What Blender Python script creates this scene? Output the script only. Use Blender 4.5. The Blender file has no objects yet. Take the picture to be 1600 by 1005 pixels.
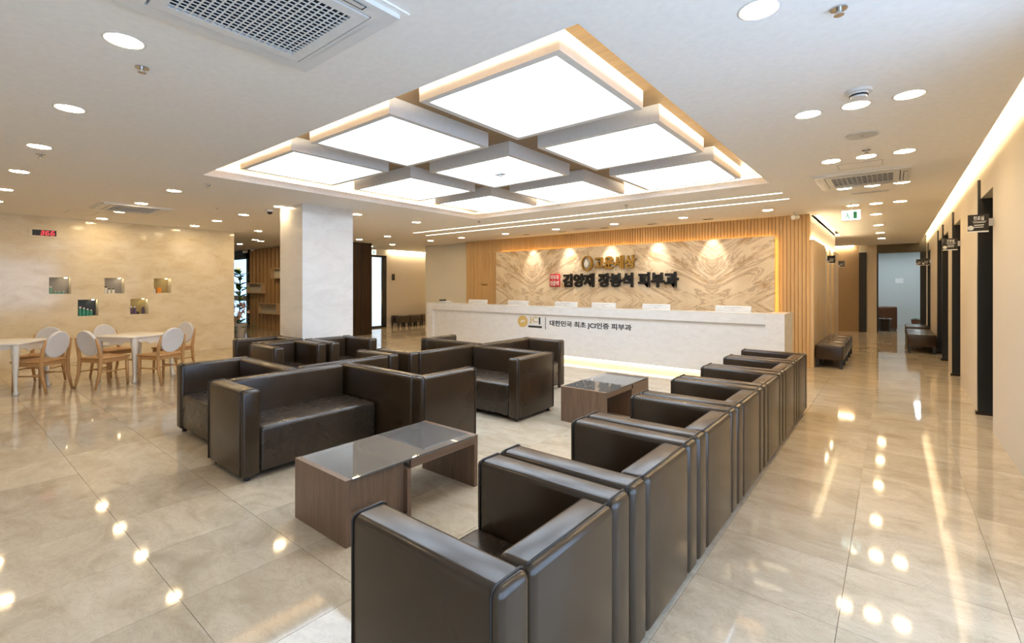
import bpy, bmesh, math, random
from mathutils import Vector, Matrix
R = math.radians
PI = math.pi
random.seed(7)
scene = bpy.context.scene
COL = scene.collection

# ------------------------------------------------------------------ camera
CAM_H, CAM_F, CAM_A, CAM_YH = 1.5, 737.3, 0.67884, 447.3
cam_d = bpy.data.cameras.new('camera'); cam = bpy.data.objects.new('camera', cam_d); COL.objects.link(cam)
cam_d.sensor_fit = 'HORIZONTAL'; cam_d.sensor_width = 36.0; cam_d.lens = CAM_F / 1600 * 36.0
cam_d.shift_y = -(502.5 - CAM_YH) / 1600
cam_d.clip_start = 0.05; cam_d.clip_end = 200
cam.location = (0, 0, CAM_H); cam.rotation_euler = (PI / 2, 0, CAM_A)
scene.camera = cam

# ------------------------------------------------------------------ world, exposure
w = bpy.data.worlds.new('world'); scene.world = w; w.use_nodes = True
w.node_tree.nodes['Background'].inputs[0].default_value = (0.50, 0.70, 1.0, 1)
w.node_tree.nodes['Background'].inputs[1].default_value = 5.0
vs = scene.view_settings
vs.view_transform = 'Standard'; vs.look = 'None'; vs.gamma = 1.0; vs.use_curve_mapping = False
vs.exposure = 0.24
scene.cycles.use_denoising = True
scene.cycles.max_bounces = 7
scene.cycles.diffuse_bounces = 5
scene.cycles.glossy_bounces = 4
scene.cycles.transmission_bounces = 6
scene.cycles.sample_clamp_indirect = 6.0
scene.cycles.caustics_reflective = False
scene.cycles.caustics_refractive = False
PANEL_E, DOWN_E, COVE_E = 5.8, 90.0, 48.0
WARM = (1.0, 0.74, 0.42); WARM2 = (1.0, 0.70, 0.34); COOL = (0.72, 0.85, 1.0)

CEIL = 2.83
ROOF = 3.08

# ------------------------------------------------------------------ materials
def mat_base(name):
    m = bpy.data.materials.new(name); m.use_nodes = True
    nt = m.node_tree; b = nt.nodes['Principled BSDF']
    return m, nt, b
def N(nt, typ, **kw):
    n = nt.nodes.new(typ)
    for k, v in kw.items():
        if k.startswith('i_'):
            n.inputs[k[2:].replace('_', ' ')].default_value = v
        else: setattr(n, k, v)
    return n
def ramp(nt, stops):
    r = nt.nodes.new('ShaderNodeValToRGB'); e = r.color_ramp.elements
    while len(e) > 1: e.remove(e[-1])
    e[0].position, e[0].color = stops[0][0], (*stops[0][1], 1)
    for p, c in stops[1:]:
        k = e.new(p); k.color = (*c, 1)
    return r
def plain(name, col, rough=0.5, metal=0.0, spec=0.5, coat=0.0):
    m, nt, b = mat_base(name)
    b.inputs['Roughness'].default_value = rough; b.inputs['Metallic'].default_value = metal
    b.inputs['Specular IOR Level'].default_value = spec; b.inputs['Coat Weight'].default_value = coat
    n = N(nt, 'ShaderNodeTexNoise'); n.inputs['Scale'].default_value = 25.0; n.inputs['Detail'].default_value = 3
    r = ramp(nt, [(0.0, tuple(c * 0.93 for c in col)), (1.0, tuple(min(1, c * 1.05) for c in col))])
    tc = N(nt, 'ShaderNodeTexCoord')
    nt.links.new(tc.outputs['Object'], n.inputs['Vector']); nt.links.new(n.outputs['Fac'], r.inputs[0]); nt.links.new(r.outputs[0], b.inputs['Base Color'])
    return m
def emis(name, col, strength, base=(0.9, 0.9, 0.9)):
    m, nt, b = mat_base(name)
    b.inputs['Base Color'].default_value = (*base, 1)
    b.inputs['Emission Color'].default_value = (*col, 1); b.inputs['Emission Strength'].default_value = strength
    return m
def pos(nt): return N(nt, 'ShaderNodeNewGeometry')
def mapping(nt, src, scale=(1, 1, 1), rot=(0, 0, 0), loc=(0, 0, 0)):
    mp = N(nt, 'ShaderNodeMapping'); mp.inputs['Scale'].default_value = scale; mp.inputs['Rotation'].default_value = rot; mp.inputs['Location'].default_value = loc
    nt.links.new(src, mp.inputs['Vector']); return mp
def bump(nt, b, h, strength, dist=0.01):
    bp = N(nt, 'ShaderNodeBump'); bp.inputs['Strength'].default_value = strength; bp.inputs['Distance'].default_value = dist
    nt.links.new(h, bp.inputs['Height']); nt.links.new(bp.outputs[0], b.inputs['Normal'])

def wood(name, c1, c2, axis='Z', scale=1.0, rough=0.45, coat=0.0):
    m, nt, b = mat_base(name)
    g = pos(nt)
    s = {'Z': (14, 14, 0.7), 'X': (0.7, 14, 14), 'Y': (14, 0.7, 14)}[axis]
    mp = mapping(nt, g.outputs['Position'], tuple(k * scale for k in s))
    n = N(nt, 'ShaderNodeTexNoise'); n.inputs['Scale'].default_value = 1.6; n.inputs['Detail'].default_value = 6; n.inputs['Roughness'].default_value = 0.65
    n.inputs['Distortion'].default_value = 0.6
    nt.links.new(mp.outputs[0], n.inputs['Vector'])
    r = ramp(nt, [(0.25, c1), (0.5, tuple((a + bb) / 2 for a, bb in zip(c1, c2))), (0.75, c2)])
    nt.links.new(n.outputs['Fac'], r.inputs[0]); nt.links.new(r.outputs[0], b.inputs['Base Color'])
    b.inputs['Roughness'].default_value = rough; b.inputs['Coat Weight'].default_value = coat
    bump(nt, b, n.outputs['Fac'], 0.12, 0.003)
    return m

def marble_floor():
    m, nt, b = mat_base('polished_cream_marble_tile')
    g = pos(nt); oi = N(nt, 'ShaderNodeObjectInfo')
    add = N(nt, 'ShaderNodeMath', operation='ADD'); nt.links.new(oi.outputs['Random'], add.inputs[0]); nt.links.new(g.outputs['Random Per Island'], add.inputs[1])
    fr = N(nt, 'ShaderNodeMath', operation='FRACT'); nt.links.new(add.outputs[0], fr.inputs[0])
    mul = N(nt, 'ShaderNodeMath', operation='MULTIPLY'); mul.inputs[1].default_value = 37.0; nt.links.new(fr.outputs[0], mul.inputs[0])
    va = N(nt, 'ShaderNodeVectorMath', operation='ADD'); nt.links.new(g.outputs['Position'], va.inputs[0]); nt.links.new(mul.outputs[0], va.inputs[1])
    mp = mapping(nt, va.outputs[0], (1.0, 1.7, 1.0), (0, 0, R(20)))
    n1 = N(nt, 'ShaderNodeTexNoise'); n1.inputs['Scale'].default_value = 2.2; n1.inputs['Detail'].default_value = 8; n1.inputs['Roughness'].default_value = 0.62; n1.inputs['Distortion'].default_value = 0.9
    nt.links.new(mp.outputs[0], n1.inputs['Vector'])
    n2 = N(nt, 'ShaderNodeTexNoise'); n2.inputs['Scale'].default_value = 5.0; n2.inputs['Detail'].default_value = 9; n2.inputs['Roughness'].default_value = 0.75; n2.inputs['Distortion'].default_value = 1.6
    nt.links.new(mp.outputs[0], n2.inputs['Vector'])
    r1 = ramp(nt, [(0.25, (0.39, 0.32, 0.225)), (0.5, (0.535, 0.455, 0.34)), (0.75, (0.63, 0.55, 0.43))])
    nt.links.new(n1.outputs['Fac'], r1.inputs[0])
    # thin veins
    r2 = ramp(nt, [(0.485, (0, 0, 0)), (0.5, (1, 1, 1)), (0.515, (0, 0, 0))]); nt.links.new(n2.outputs['Fac'], r2.inputs[0])
    mx = N(nt, 'ShaderNodeMix', data_type='RGBA'); mx.inputs[7].default_value = (0.30, 0.20, 0.12, 1)
    vm = N(nt, 'ShaderNodeMath', operation='MULTIPLY'); vm.inputs[1].default_value = 0.42; nt.links.new(r2.outputs[0], vm.inputs[0])
    nt.links.new(vm.outputs[0], mx.inputs[0]); nt.links.new(r1.outputs[0], mx.inputs[6])
    # per tile tone
    hv = N(nt, 'ShaderNodeHueSaturation'); mr = N(nt, 'ShaderNodeMapRange'); mr.inputs[3].default_value = 0.88; mr.inputs[4].default_value = 1.06
    nt.links.new(fr.outputs[0], mr.inputs[0]); nt.links.new(mr.outputs[0], hv.inputs['Value']); nt.links.new(mx.outputs[2], hv.inputs['Color'])
    nt.links.new(hv.outputs[0], b.inputs['Base Color'])
    b.inputs['Roughness'].default_value = 0.055; b.inputs['Specular IOR Level'].default_value = 0.42
    return m

def marble_wall(name, cols, scale=1.5, rough=0.12, rot=0.6, vein=(0.5, 0.38, 0.2), vamt=0.25):
    m, nt, b = mat_base(name)
    g = pos(nt); mp = mapping(nt, g.outputs['Position'], (scale, scale, scale * 2.2), (rot, rot * 0.3, 0))
    n1 = N(nt, 'ShaderNodeTexNoise'); n1.inputs['Scale'].default_value = 2.5; n1.inputs['Detail'].default_value = 10; n1.inputs['Roughness'].default_value = 0.68; n1.inputs['Distortion'].default_value = 0.6
    nt.links.new(mp.outputs[0], n1.inputs['Vector'])
    r1 = ramp(nt, [(0.25, cols[0]), (0.5, cols[1]), (0.75, cols[2])]); nt.links.new(n1.outputs['Fac'], r1.inputs[0])
    n2 = N(nt, 'ShaderNodeTexNoise'); n2.inputs['Scale'].default_value = 14; n2.inputs['Detail'].default_value = 6; n2.inputs['Roughness'].default_value = 0.7
    nt.links.new(mp.outputs[0], n2.inputs['Vector'])
    r2 = ramp(nt, [(0.60, (0, 0, 0)), (0.72, (1, 1, 1))]); nt.links.new(n2.outputs['Fac'], r2.inputs[0])
    vm = N(nt, 'ShaderNodeMath', operation='MULTIPLY'); vm.inputs[1].default_value = vamt; nt.links.new(r2.outputs[0], vm.inputs[0])
    mx = N(nt, 'ShaderNodeMix', data_type='RGBA'); mx.inputs[7].default_value = (*vein, 1)
    nt.links.new(vm.outputs[0], mx.inputs[0]); nt.links.new(r1.outputs[0], mx.inputs[6]); nt.links.new(mx.outputs[2], b.inputs['Base Color'])
    b.inputs['Roughness'].default_value = rough
    return m

def bookmatch():
    m, nt, b = mat_base('bookmatched_golden_marble')
    g = pos(nt); sx = N(nt, 'ShaderNodeSeparateXYZ'); nt.links.new(g.outputs['Position'], sx.inputs[0])
    ax = N(nt, 'ShaderNodeMath', operation='ADD'); ax.inputs[1].default_value = 2.87; nt.links.new(sx.outputs[0], ax.inputs[0])
    pp = N(nt, 'ShaderNodeMath', operation='PINGPONG'); pp.inputs[1].default_value = 2.28; nt.links.new(ax.outputs[0], pp.inputs[0])
    az = N(nt, 'ShaderNodeMath', operation='ADD'); az.inputs[1].default_value = -1.18; nt.links.new(sx.outputs[2], az.inputs[0])
    ab = N(nt, 'ShaderNodeMath', operation='ABSOLUTE'); nt.links.new(az.outputs[0], ab.inputs[0])
    cb = N(nt, 'ShaderNodeCombineXYZ'); nt.links.new(pp.outputs[0], cb.inputs[0]); nt.links.new(ab.outputs[0], cb.inputs[1])
    mp = mapping(nt, cb.outputs[0], (0.55, 3.0, 1), (0, 0, 0)); 
    # rotate so that veins climb away from the mirror line
    mp0 = mapping(nt, cb.outputs[0], (1, 1, 1), (0, 0, R(-30)))
    mp = mapping(nt, mp0.outputs[0], (0.22, 0.95, 1))
    n1 = N(nt, 'ShaderNodeTexNoise'); n1.inputs['Scale'].default_value = 1.7; n1.inputs['Detail'].default_value = 10; n1.inputs['Roughness'].default_value = 0.62; n1.inputs['Distortion'].default_value = 1.4
    nt.links.new(mp.outputs[0], n1.inputs['Vector'])
    r1 = ramp(nt, [(0.28, (0.40, 0.23, 0.10)), (0.38, (0.62, 0.44, 0.25)), (0.46, (0.80, 0.68, 0.50)), (0.56, (0.74, 0.60, 0.41)), (0.64, (0.83, 0.74, 0.59))])
    nt.links.new(n1.outputs['Fac'], r1.inputs[0])
    n2 = N(nt, 'ShaderNodeTexNoise'); n2.inputs['Scale'].default_value = 3.2; n2.inputs['Detail'].default_value = 8; n2.inputs['Roughness'].default_value = 0.7; n2.inputs['Distortion'].default_value = 0.8
    nt.links.new(mp.outputs[0], n2.inputs['Vector'])
    r2 = ramp(nt, [(0.46, (0, 0, 0)), (0.5, (1, 1, 1)), (0.54, (0, 0, 0))]); nt.links.new(n2.outputs['Fac'], r2.inputs[0])
    vm = N(nt, 'ShaderNodeMath', operation='MULTIPLY'); vm.inputs[1].default_value = 0.55; nt.links.new(r2.outputs[0], vm.inputs[0])
    mx = N(nt, 'ShaderNodeMix', data_type='RGBA'); mx.inputs[7].default_value = (0.27, 0.13, 0.05, 1)
    nt.links.new(vm.outputs[0], mx.inputs[0]); nt.links.new(r1.outputs[0], mx.inputs[6]); nt.links.new(mx.outputs[2], b.inputs['Base Color'])
    b.inputs['Roughness'].default_value = 0.25
    return m

def leather(name, col, rough=0.36):
    m, nt, b = mat_base(name)
    tc = N(nt, 'ShaderNodeTexCoord')
    n = N(nt, 'ShaderNodeTexNoise'); n.inputs['Scale'].default_value = 7; n.inputs['Detail'].default_value = 5
    nt.links.new(tc.outputs['Object'], n.inputs['Vector'])
    r = ramp(nt, [(0.2, tuple(c * 0.88 for c in col)), (0.8, tuple(c * 1.12 for c in col))]); nt.links.new(n.outputs['Fac'], r.inputs[0])
    nt.links.new(r.outputs[0], b.inputs['Base Color'])
    rr = N(nt, 'ShaderNodeMapRange'); rr.inputs[3].default_value = rough - 0.02; rr.inputs[4].default_value = rough + 0.03
    nt.links.new(n.outputs['Fac'], rr.inputs[0]); nt.links.new(rr.outputs[0], b.inputs['Roughness'])
    return m

def wallpaper(name, col, crease=0.35):
    m, nt, b = mat_base(name)
    g = pos(nt)
    n = N(nt, 'ShaderNodeTexNoise'); n.inputs['Scale'].default_value = 60; n.inputs['Detail'].default_value = 4
    mp = mapping(nt, g.outputs['Position'], (1, 1, 8)); nt.links.new(mp.outputs[0], n.inputs['Vector'])
    n2 = N(nt, 'ShaderNodeTexNoise'); n2.inputs['Scale'].default_value = 1.2; n2.inputs['Detail'].default_value = 5; n2.inputs['Distortion'].default_value = 0.5
    mp2 = mapping(nt, g.outputs['Position'], (0.6, 0.6, 3.0)); nt.links.new(mp2.outputs[0], n2.inputs['Vector'])
    r = ramp(nt, [(0.3, tuple(c * 0.93 for c in col)), (0.7, tuple(c * 1.04 for c in col))]); nt.links.new(n.outputs['Fac'], r.inputs[0]); nt.links.new(r.outputs[0], b.inputs['Base Color'])
    rv = ramp(nt, [(0.485, (0, 0, 0)), (0.5, (1, 1, 1)), (0.515, (0, 0, 0))]); nt.links.new(n2.outputs['Fac'], rv.inputs[0])
    ad = N(nt, 'ShaderNodeMath', operation='MULTIPLY_ADD'); ad.inputs[1].default_value = crease; nt.links.new(rv.outputs[0], ad.inputs[0]); nt.links.new(n.outputs['Fac'], ad.inputs[2])
    bump(nt, b, ad.outputs[0], 0.22, 0.006)
    b.inputs['Roughness'].default_value = 0.7
    return m

def glass(name, col=(0.9, 0.95, 0.95), rough=0.0, trans=1.0):
    m, nt, b = mat_base(name)
    b.inputs['Base Color'].default_value = (*col, 1); b.inputs['Roughness'].default_value = rough
    b.inputs['Transmission Weight'].default_value = trans; b.inputs['IOR'].default_value = 1.45
    return m

M = {}
M['tile'] = marble_floor()
M['grout'] = plain('grout', (0.36, 0.30, 0.22), 0.8)
M['ceiling'] = plain('white_ceiling_paint', (0.92, 0.91, 0.89), 0.8, spec=0.2)
M['white_wall'] = plain('cream_wall_paint', (0.74, 0.70, 0.60), 0.7, spec=0.3)
M['left_marble'] = marble_wall('polished_cream_limestone', ((0.66, 0.55, 0.36), (0.80, 0.71, 0.53), (0.87, 0.81, 0.66)), 0.9, 0.11, 0.6, (0.50, 0.36, 0.18), 0.45)
M['column_marble'] = marble_wall('white_veined_marble', ((0.66, 0.63, 0.60), (0.76, 0.74, 0.71), (0.82, 0.80, 0.78)), 0.7, 0.16, 0.25, (0.55, 0.47, 0.38), 0.25)
M['counter_stone'] = marble_wall('white_speckled_stone', ((0.68, 0.66, 0.63), (0.75, 0.73, 0.70), (0.80, 0.78, 0.76)), 2.5, 0.22, 0.2, (0.45, 0.38, 0.3), 0.5)
M['book'] = bookmatch()
M['oak'] = wood('light_oak_cladding', (0.50, 0.31, 0.135), (0.66, 0.44, 0.21), 'Z', 1.0, 0.42)
M['oak_smooth'] = wood('pale_oak_panel', (0.60, 0.44, 0.25), (0.72, 0.55, 0.34), 'Z', 0.8, 0.35)
M['coffer_wood'] = wood('coffer_wood', (0.22, 0.14, 0.065), (0.36, 0.24, 0.115), 'X', 1.2, 0.45)
M['shelf_wood'] = wood('warm_oak_fins', (0.50, 0.30, 0.13), (0.66, 0.43, 0.21), 'Z', 1.0, 0.45)
M['walnut'] = wood('walnut_veneer', (0.115, 0.068, 0.042), (0.215, 0.135, 0.088), 'Z', 2.6, 0.35)
M['walnut_flat'] = wood('walnut_veneer_flat', (0.105, 0.062, 0.038), (0.19, 0.118, 0.077), 'Y', 2.6, 0.35)
M['chair_wood'] = wood('oak_chair_wood', (0.40, 0.21, 0.08), (0.56, 0.33, 0.14), 'Z', 3.0, 0.4)
M['leather'] = leather('dark_brown_leather', (0.034, 0.020, 0.0100), 0.25)
M['leather_seat'] = leather('dark_brown_seat_leather', (0.036, 0.024, 0.015), 0.27)
M['piping'] = leather('dark_leather_piping', (0.016, 0.012, 0.010), 0.4)
M['tan_leather'] = leather('chestnut_leather', (0.14, 0.055, 0.028), 0.4)
M['black'] = plain('black_metal', (0.012, 0.011, 0.010), 0.35)
M['black_plastic'] = plain('black_plastic', (0.015, 0.015, 0.016), 0.4)
M['dark_brown'] = wood('dark_brown_lacquer', (0.026, 0.016, 0.010), (0.045, 0.028, 0.018), 'Z', 0.6, 0.14)
M['paper_right'] = wallpaper('beige_textured_wallpaper', (0.60, 0.53, 0.43))
M['paper_pink'] = wallpaper('cream_wallpaper', (0.68, 0.60, 0.50), 0.1)
M['paper_brown'] = wallpaper('brown_wallpaper', (0.36, 0.25, 0.15), 0.1)
M['paper_blue'] = wallpaper('pale_grey_wallpaper', (0.55, 0.58, 0.58), 0.05)
M['white_plastic'] = plain('white_plastic', (0.78, 0.78, 0.77), 0.35)
M['grille'] = plain('grey_grille', (0.62, 0.62, 0.61), 0.5)
M['dark_hole'] = plain('dark_cavity', (0.02, 0.025, 0.04), 0.8)
M['white_lacquer'] = plain('white_lacquer', (0.80, 0.79, 0.76), 0.25)
M['chair_white'] = plain('white_upholstery', (0.70, 0.70, 0.71), 0.45)
M['panel_frame'] = plain('light_box_paint', (0.74, 0.73, 0.71), 0.5)
M['gold'] = plain('gold_metal', (0.50, 0.29, 0.07), 0.33, metal=1.0)
M['gold_print'] = plain('gold_print', (0.62, 0.42, 0.14), 0.4)
M['black_letter'] = plain('black_acrylic', (0.006, 0.006, 0.007), 0.25)
M['ink'] = plain('dark_print', (0.02, 0.02, 0.022), 0.5)
M['red'] = plain('red_acrylic', (0.62, 0.035, 0.045), 0.3)
M['white_print'] = plain('white_print', (0.85, 0.85, 0.84), 0.5)
M['chrome'] = plain('brushed_steel', (0.6, 0.6, 0.6), 0.25, metal=1.0)
M['sign_black'] = plain('sign_black_acrylic', (0.014, 0.010, 0.009), 0.25)
M['table_glass'] = None
M['door_glass'] = plain('dark_green_door_glass', (0.02, 0.035, 0.022), 0.08)
M['clear_glass'] = glass('tinted_glass', (0.42, 0.52, 0.58))
M['frost_glass'] = glass('frosted_glass', (0.92, 0.96, 0.96), 0.5)
M['panel_light'] = emis('light_panel_diffuser', COOL, PANEL_E)
M['down_light'] = emis('downlight_lens', WARM, DOWN_E)
M['cove_light'] = emis('cove_led', (1.0, 0.78, 0.48), COVE_E)
M['coffer_led'] = emis('coffer_cove_led', (1.0, 0.89, 0.68), 75.0)
M['cove_gold'] = emis('gold_cove_led', (1.0, 0.58, 0.16), 10.0)
M['strip_light'] = emis('linear_led', (1.0, 0.86, 0.62), 5.0)
M['toe_light'] = emis('toe_kick_led', (1.0, 0.76, 0.40), 8.0)
M['room_light'] = emis('cool_room_panel', (0.82, 0.93, 1.0), 3.0)
M['white_glow'] = emis('lit_sign_face', (0.8, 1.0, 0.92), 2.5)
M['red_led'] = emis('red_led_segment', (1.0, 0.05, 0.06), 3.0, (0.3, 0.02, 0.02))
M['niche_lamp'] = emis('niche_led', (1.0, 0.82, 0.5), 25.0)
M['leaf'] = plain('green_leaf', (0.06, 0.20, 0.035), 0.4)
M['petal'] = plain('pale_pink_petal', (0.86, 0.60, 0.52), 0.5)
M['pot'] = plain('white_ceramic', (0.7, 0.68, 0.64), 0.3)
M['teal'] = plain('teal_glass_bottle', (0.05, 0.30, 0.24), 0.2)
M['teal_pale'] = plain('pale_teal_jar', (0.22, 0.42, 0.38), 0.3)
M['purple'] = plain('purple_bottle', (0.10, 0.055, 0.13), 0.3)
M['orange'] = plain('orange_box', (0.75, 0.28, 0.02), 0.4)
M['niche_grey'] = plain('grey_niche_back', (0.36, 0.33, 0.31), 0.5)
M['niche_dark'] = plain('dark_niche_back', (0.03, 0.035, 0.035), 0.4)
M['niche_olive'] = plain('olive_niche_back', (0.42, 0.33, 0.14), 0.5)
m, nt, b = mat_base('smoked_table_glass')
b.inputs['Base Color'].default_value = (0.75, 0.72, 0.68, 1); b.inputs['Roughness'].default_value = 0.02
b.inputs['Transmission Weight'].default_value = 0.85; b.inputs['IOR'].default_value = 1.55
M['table_glass'] = m

# ------------------------------------------------------------------ mesh helpers
class MB:
    def __init__(s): s.v = []; s.f = []
    def quad(s, a, b_, c, d):
        n = len(s.v); s.v += [a, b_, c, d]; s.f.append((n, n + 1, n + 2, n + 3)); return s
    def box(s, x0, x1, y0, y1, z0, z1):
        if x0 > x1: x0, x1 = x1, x0
        if y0 > y1: y0, y1 = y1, y0
        if z0 > z1: z0, z1 = z1, z0
        n = len(s.v)
        s.v += [(x0, y0, z0), (x1, y0, z0), (x1, y1, z0), (x0, y1, z0), (x0, y0, z1), (x1, y0, z1), (x1, y1, z1), (x0, y1, z1)]
        s.f += [(n, n + 3, n + 2, n + 1), (n + 4, n + 5, n + 6, n + 7), (n, n + 1, n + 5, n + 4), (n + 1, n + 2, n + 6, n + 5), (n + 2, n + 3, n + 7, n + 6), (n + 3, n, n + 4, n + 7)]
        return s
    def cyl(s, cx, cy, z0, z1, r0, r1=None, n=20):
        r1 = r0 if r1 is None else r1; k = len(s.v)
        for i in range(n):
            a = 2 * PI * i / n; s.v.append((cx + r0 * math.cos(a), cy + r0 * math.sin(a), z0))
        for i in range(n):
            a = 2 * PI * i / n; s.v.append((cx + r1 * math.cos(a), cy + r1 * math.sin(a), z1))
        for i in range(n): s.f.append((k + i, k + (i + 1) % n, k + n + (i + 1) % n, k + n + i))
        s.f.append(tuple(k + i for i in reversed(range(n)))); s.f.append(tuple(k + n + i for i in range(n)))
        return s
    def tube(s, pts, r, n=6, closed=False):
        P = [Vector(p) for p in pts]; k = len(s.v); m_ = len(P)
        for i, p in enumerate(P):
            if closed: t = (P[(i + 1) % m_] - P[i - 1]).normalized()
            else: t = (P[min(i + 1, m_ - 1)] - P[max(i - 1, 0)]).normalized()
            up = Vector((0, 0, 1)) if abs(t.z) < 0.9 else Vector((1, 0, 0))
            a = t.cross(up).normalized(); bb = t.cross(a).normalized()
            rr = r[i] if isinstance(r, (list, tuple)) else r
            for j in range(n):
                an = 2 * PI * j / n; s.v.append(tuple(p + a * rr * math.cos(an) + bb * rr * math.sin(an)))
        rng = m_ if closed else m_ - 1
        for i in range(rng):
            for j in range(n):
                i2 = (i + 1) % m_
                s.f.append((k + i * n + j, k + i * n + (j + 1) % n, k + i2 * n + (j + 1) % n, k + i2 * n + j))
        if not closed:
            s.f.append(tuple(k + j for j in reversed(range(n)))); s.f.append(tuple(k + (m_ - 1) * n + j for j in range(n)))
        return s
    def mesh(s, name, mat, smooth=False):
        me = bpy.data.meshes.new(name); me.from_pydata([tuple(p) for p in s.v], [], s.f); me.update()
        bm = bmesh.new(); bm.from_mesh(me); bmesh.ops.recalc_face_normals(bm, faces=bm.faces); bm.to_mesh(me); bm.free()
        if mat: me.materials.append(mat)
        if smooth:
            for p in me.polygons: p.use_smooth = True
        return me
def obj(name, mesh, parent=None, loc=(0, 0, 0), rot=(0, 0, 0)):
    o = bpy.data.objects.new(name, mesh); COL.objects.link(o); o.location = loc; o.rotation_euler = rot
    if parent: o.parent = parent
    return o
def build(mb, name, mat, parent=None, smooth=False, loc=(0, 0, 0)):
    return obj(name, mb.mesh(name, mat, smooth), parent, loc)
def rbox_mesh(name, x0, x1, y0, y1, z0, z1, bev, mat, seg=3):
    bm = bmesh.new(); bmesh.ops.create_cube(bm, size=1)
    for v in bm.verts:
        v.co = Vector(((x0 + x1) / 2 + v.co.x * (x1 - x0), (y0 + y1) / 2 + v.co.y * (y1 - y0), (z0 + z1) / 2 + v.co.z * (z1 - z0)))
    bmesh.ops.bevel(bm, geom=list(bm.edges) + list(bm.verts), offset=bev, segments=seg, profile=0.5, affect='EDGES')
    me = bpy.data.meshes.new(name); bm.to_mesh(me); bm.free(); me.materials.append(mat)
    for p in me.polygons: p.use_smooth = True
    try: me.set_sharp_from_angle(angle=R(50))
    except Exception: pass
    return me
def rbox(name, dims, bev, mat, parent=None, seg=3):
    return obj(name, rbox_mesh(name, *dims, bev, mat, seg), parent)
def tag(o, label, cat, group=None, kind=None):
    if label: o['label'] = label
    if cat: o['category'] = cat
    if group: o['group'] = group
    if kind: o['kind'] = kind
    return o
def thing(name, label, cat, loc=(0, 0, 0), rz=0, group=None):
    o = bpy.data.objects.new(name, None); o.empty_display_size = 0.1; COL.objects.link(o)
    o.location = loc; o.rotation_euler = (0, 0, rz)
    return tag(o, label, cat, group)
def struct(name, mb, mat, label=None, smooth=False):
    o = build(mb, name, mat, None, smooth); o['kind'] = 'structure'
    if label: o['label'] = label
    return o
def copy_tree(o, parent=None):
    c = o.copy(); COL.objects.link(c); c.parent = parent
    for ch in [k for k in bpy.data.objects if k.parent == o]: copy_tree(ch, c)
    return c
def slab(us, vs_, holes, w0, w1, mp):
    """rectangular slab in u,v with rectangular holes; mp maps (u,v,w)->xyz"""
    U = sorted(set([us[0], us[1]] + [h[0] for h in holes] + [h[1] for h in holes])); V_ = sorted(set([vs_[0], vs_[1]] + [h[2] for h in holes] + [h[3] for h in holes]))
    U = [u for u in U if us[0] <= u <= us[1]]; V_ = [v for v in V_ if vs_[0] <= v <= vs_[1]]
    def solid(i, j):
        if i < 0 or j < 0 or i >= len(U) - 1 or j >= len(V_) - 1: return False
        uc, vc = (U[i] + U[i + 1]) / 2, (V_[j] + V_[j + 1]) / 2
        return not any(h[0] < uc < h[1] and h[2] < vc < h[3] for h in holes)
    b_ = MB()
    for i in range(len(U) - 1):
        for j in range(len(V_) - 1):
            if not solid(i, j): continue
            u0, u1, v0, v1 = U[i], U[i + 1], V_[j], V_[j + 1]
            b_.quad(mp(u0, v0, w0), mp(u1, v0, w0), mp(u1, v1, w0), mp(u0, v1, w0)); b_.quad(mp(u0, v0, w1), mp(u0, v1, w1), mp(u1, v1, w1), mp(u1, v0, w1))
            if not solid(i - 1, j): b_.quad(mp(u0, v0, w0), mp(u0, v1, w0), mp(u0, v1, w1), mp(u0, v0, w1))
            if not solid(i + 1, j): b_.quad(mp(u1, v0, w0), mp(u1, v0, w1), mp(u1, v1, w1), mp(u1, v1, w0))
            if not solid(i, j - 1): b_.quad(mp(u0, v0, w0), mp(u0, v0, w1), mp(u1, v0, w1), mp(u1, v0, w0))
            if not solid(i, j + 1): b_.quad(mp(u0, v1, w0), mp(u1, v1, w0), mp(u1, v1, w1), mp(u0, v1, w1))
    return b_
def text_mesh(body, size, mat, extrude=0.0, offset=0.0, align='LEFT', shear=0.0, sx=1.0, spacing=1.0):
    cu = bpy.data.curves.new('text', 'FONT'); cu.body = body; cu.size = size; cu.extrude = extrude; cu.offset = offset; cu.align_x = align; cu.shear = shear
    cu.space_character = spacing; cu.resolution_u = 3
    t = bpy.data.objects.new('text_tmp', cu); COL.objects.link(t)
    dg = bpy.context.evaluated_depsgraph_get(); me = bpy.data.meshes.new_from_object(t.evaluated_get(dg))
    bpy.data.objects.remove(t); me.materials.clear(); me.materials.append(mat)
    if sx != 1.0:
        for v in me.vertices: v.co.x *= sx
    return me
def text_fit(body, x0, x1, z0, z1, mat, extrude, offset=0.0):
    """mesh of the words scaled to fill x0..x1, z0..z1 (local x, y)"""
    me = text_mesh(body, 1.0, mat, 0.0, offset)
    xs = [v.co.x for v in me.vertices]; ys = [v.co.y for v in me.vertices]
    ax, bx, ay, by = min(xs), max(xs), min(ys), max(ys)
    bpy.data.meshes.remove(me)
    me = text_mesh(body, 1.0, mat, extrude, offset)
    for v in me.vertices:
        v.co.x = x0 + (v.co.x - ax) / (bx - ax) * (x1 - x0); v.co.y = z0 + (v.co.y - ay) / (by - ay) * (z1 - z0)
    return me
ORD = ['first', 'second', 'third', 'fourth', 'fifth', 'sixth', 'seventh', 'eighth', 'ninth']

def project(x, y, z):
    sa, ca = math.sin(CAM_A), math.cos(CAM_A)
    t = -x * sa + y * ca
    if t < 0.05: return None
    return 800 + CAM_F * (x * ca + y * sa) / t, CAM_YH + CAM_F * (CAM_H - z) / t, t

# ================================================================== SETTING
YB, YE = -1.6, 24.0          # behind the camera, far end
XL, XR = -20.6, 0.8
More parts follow.
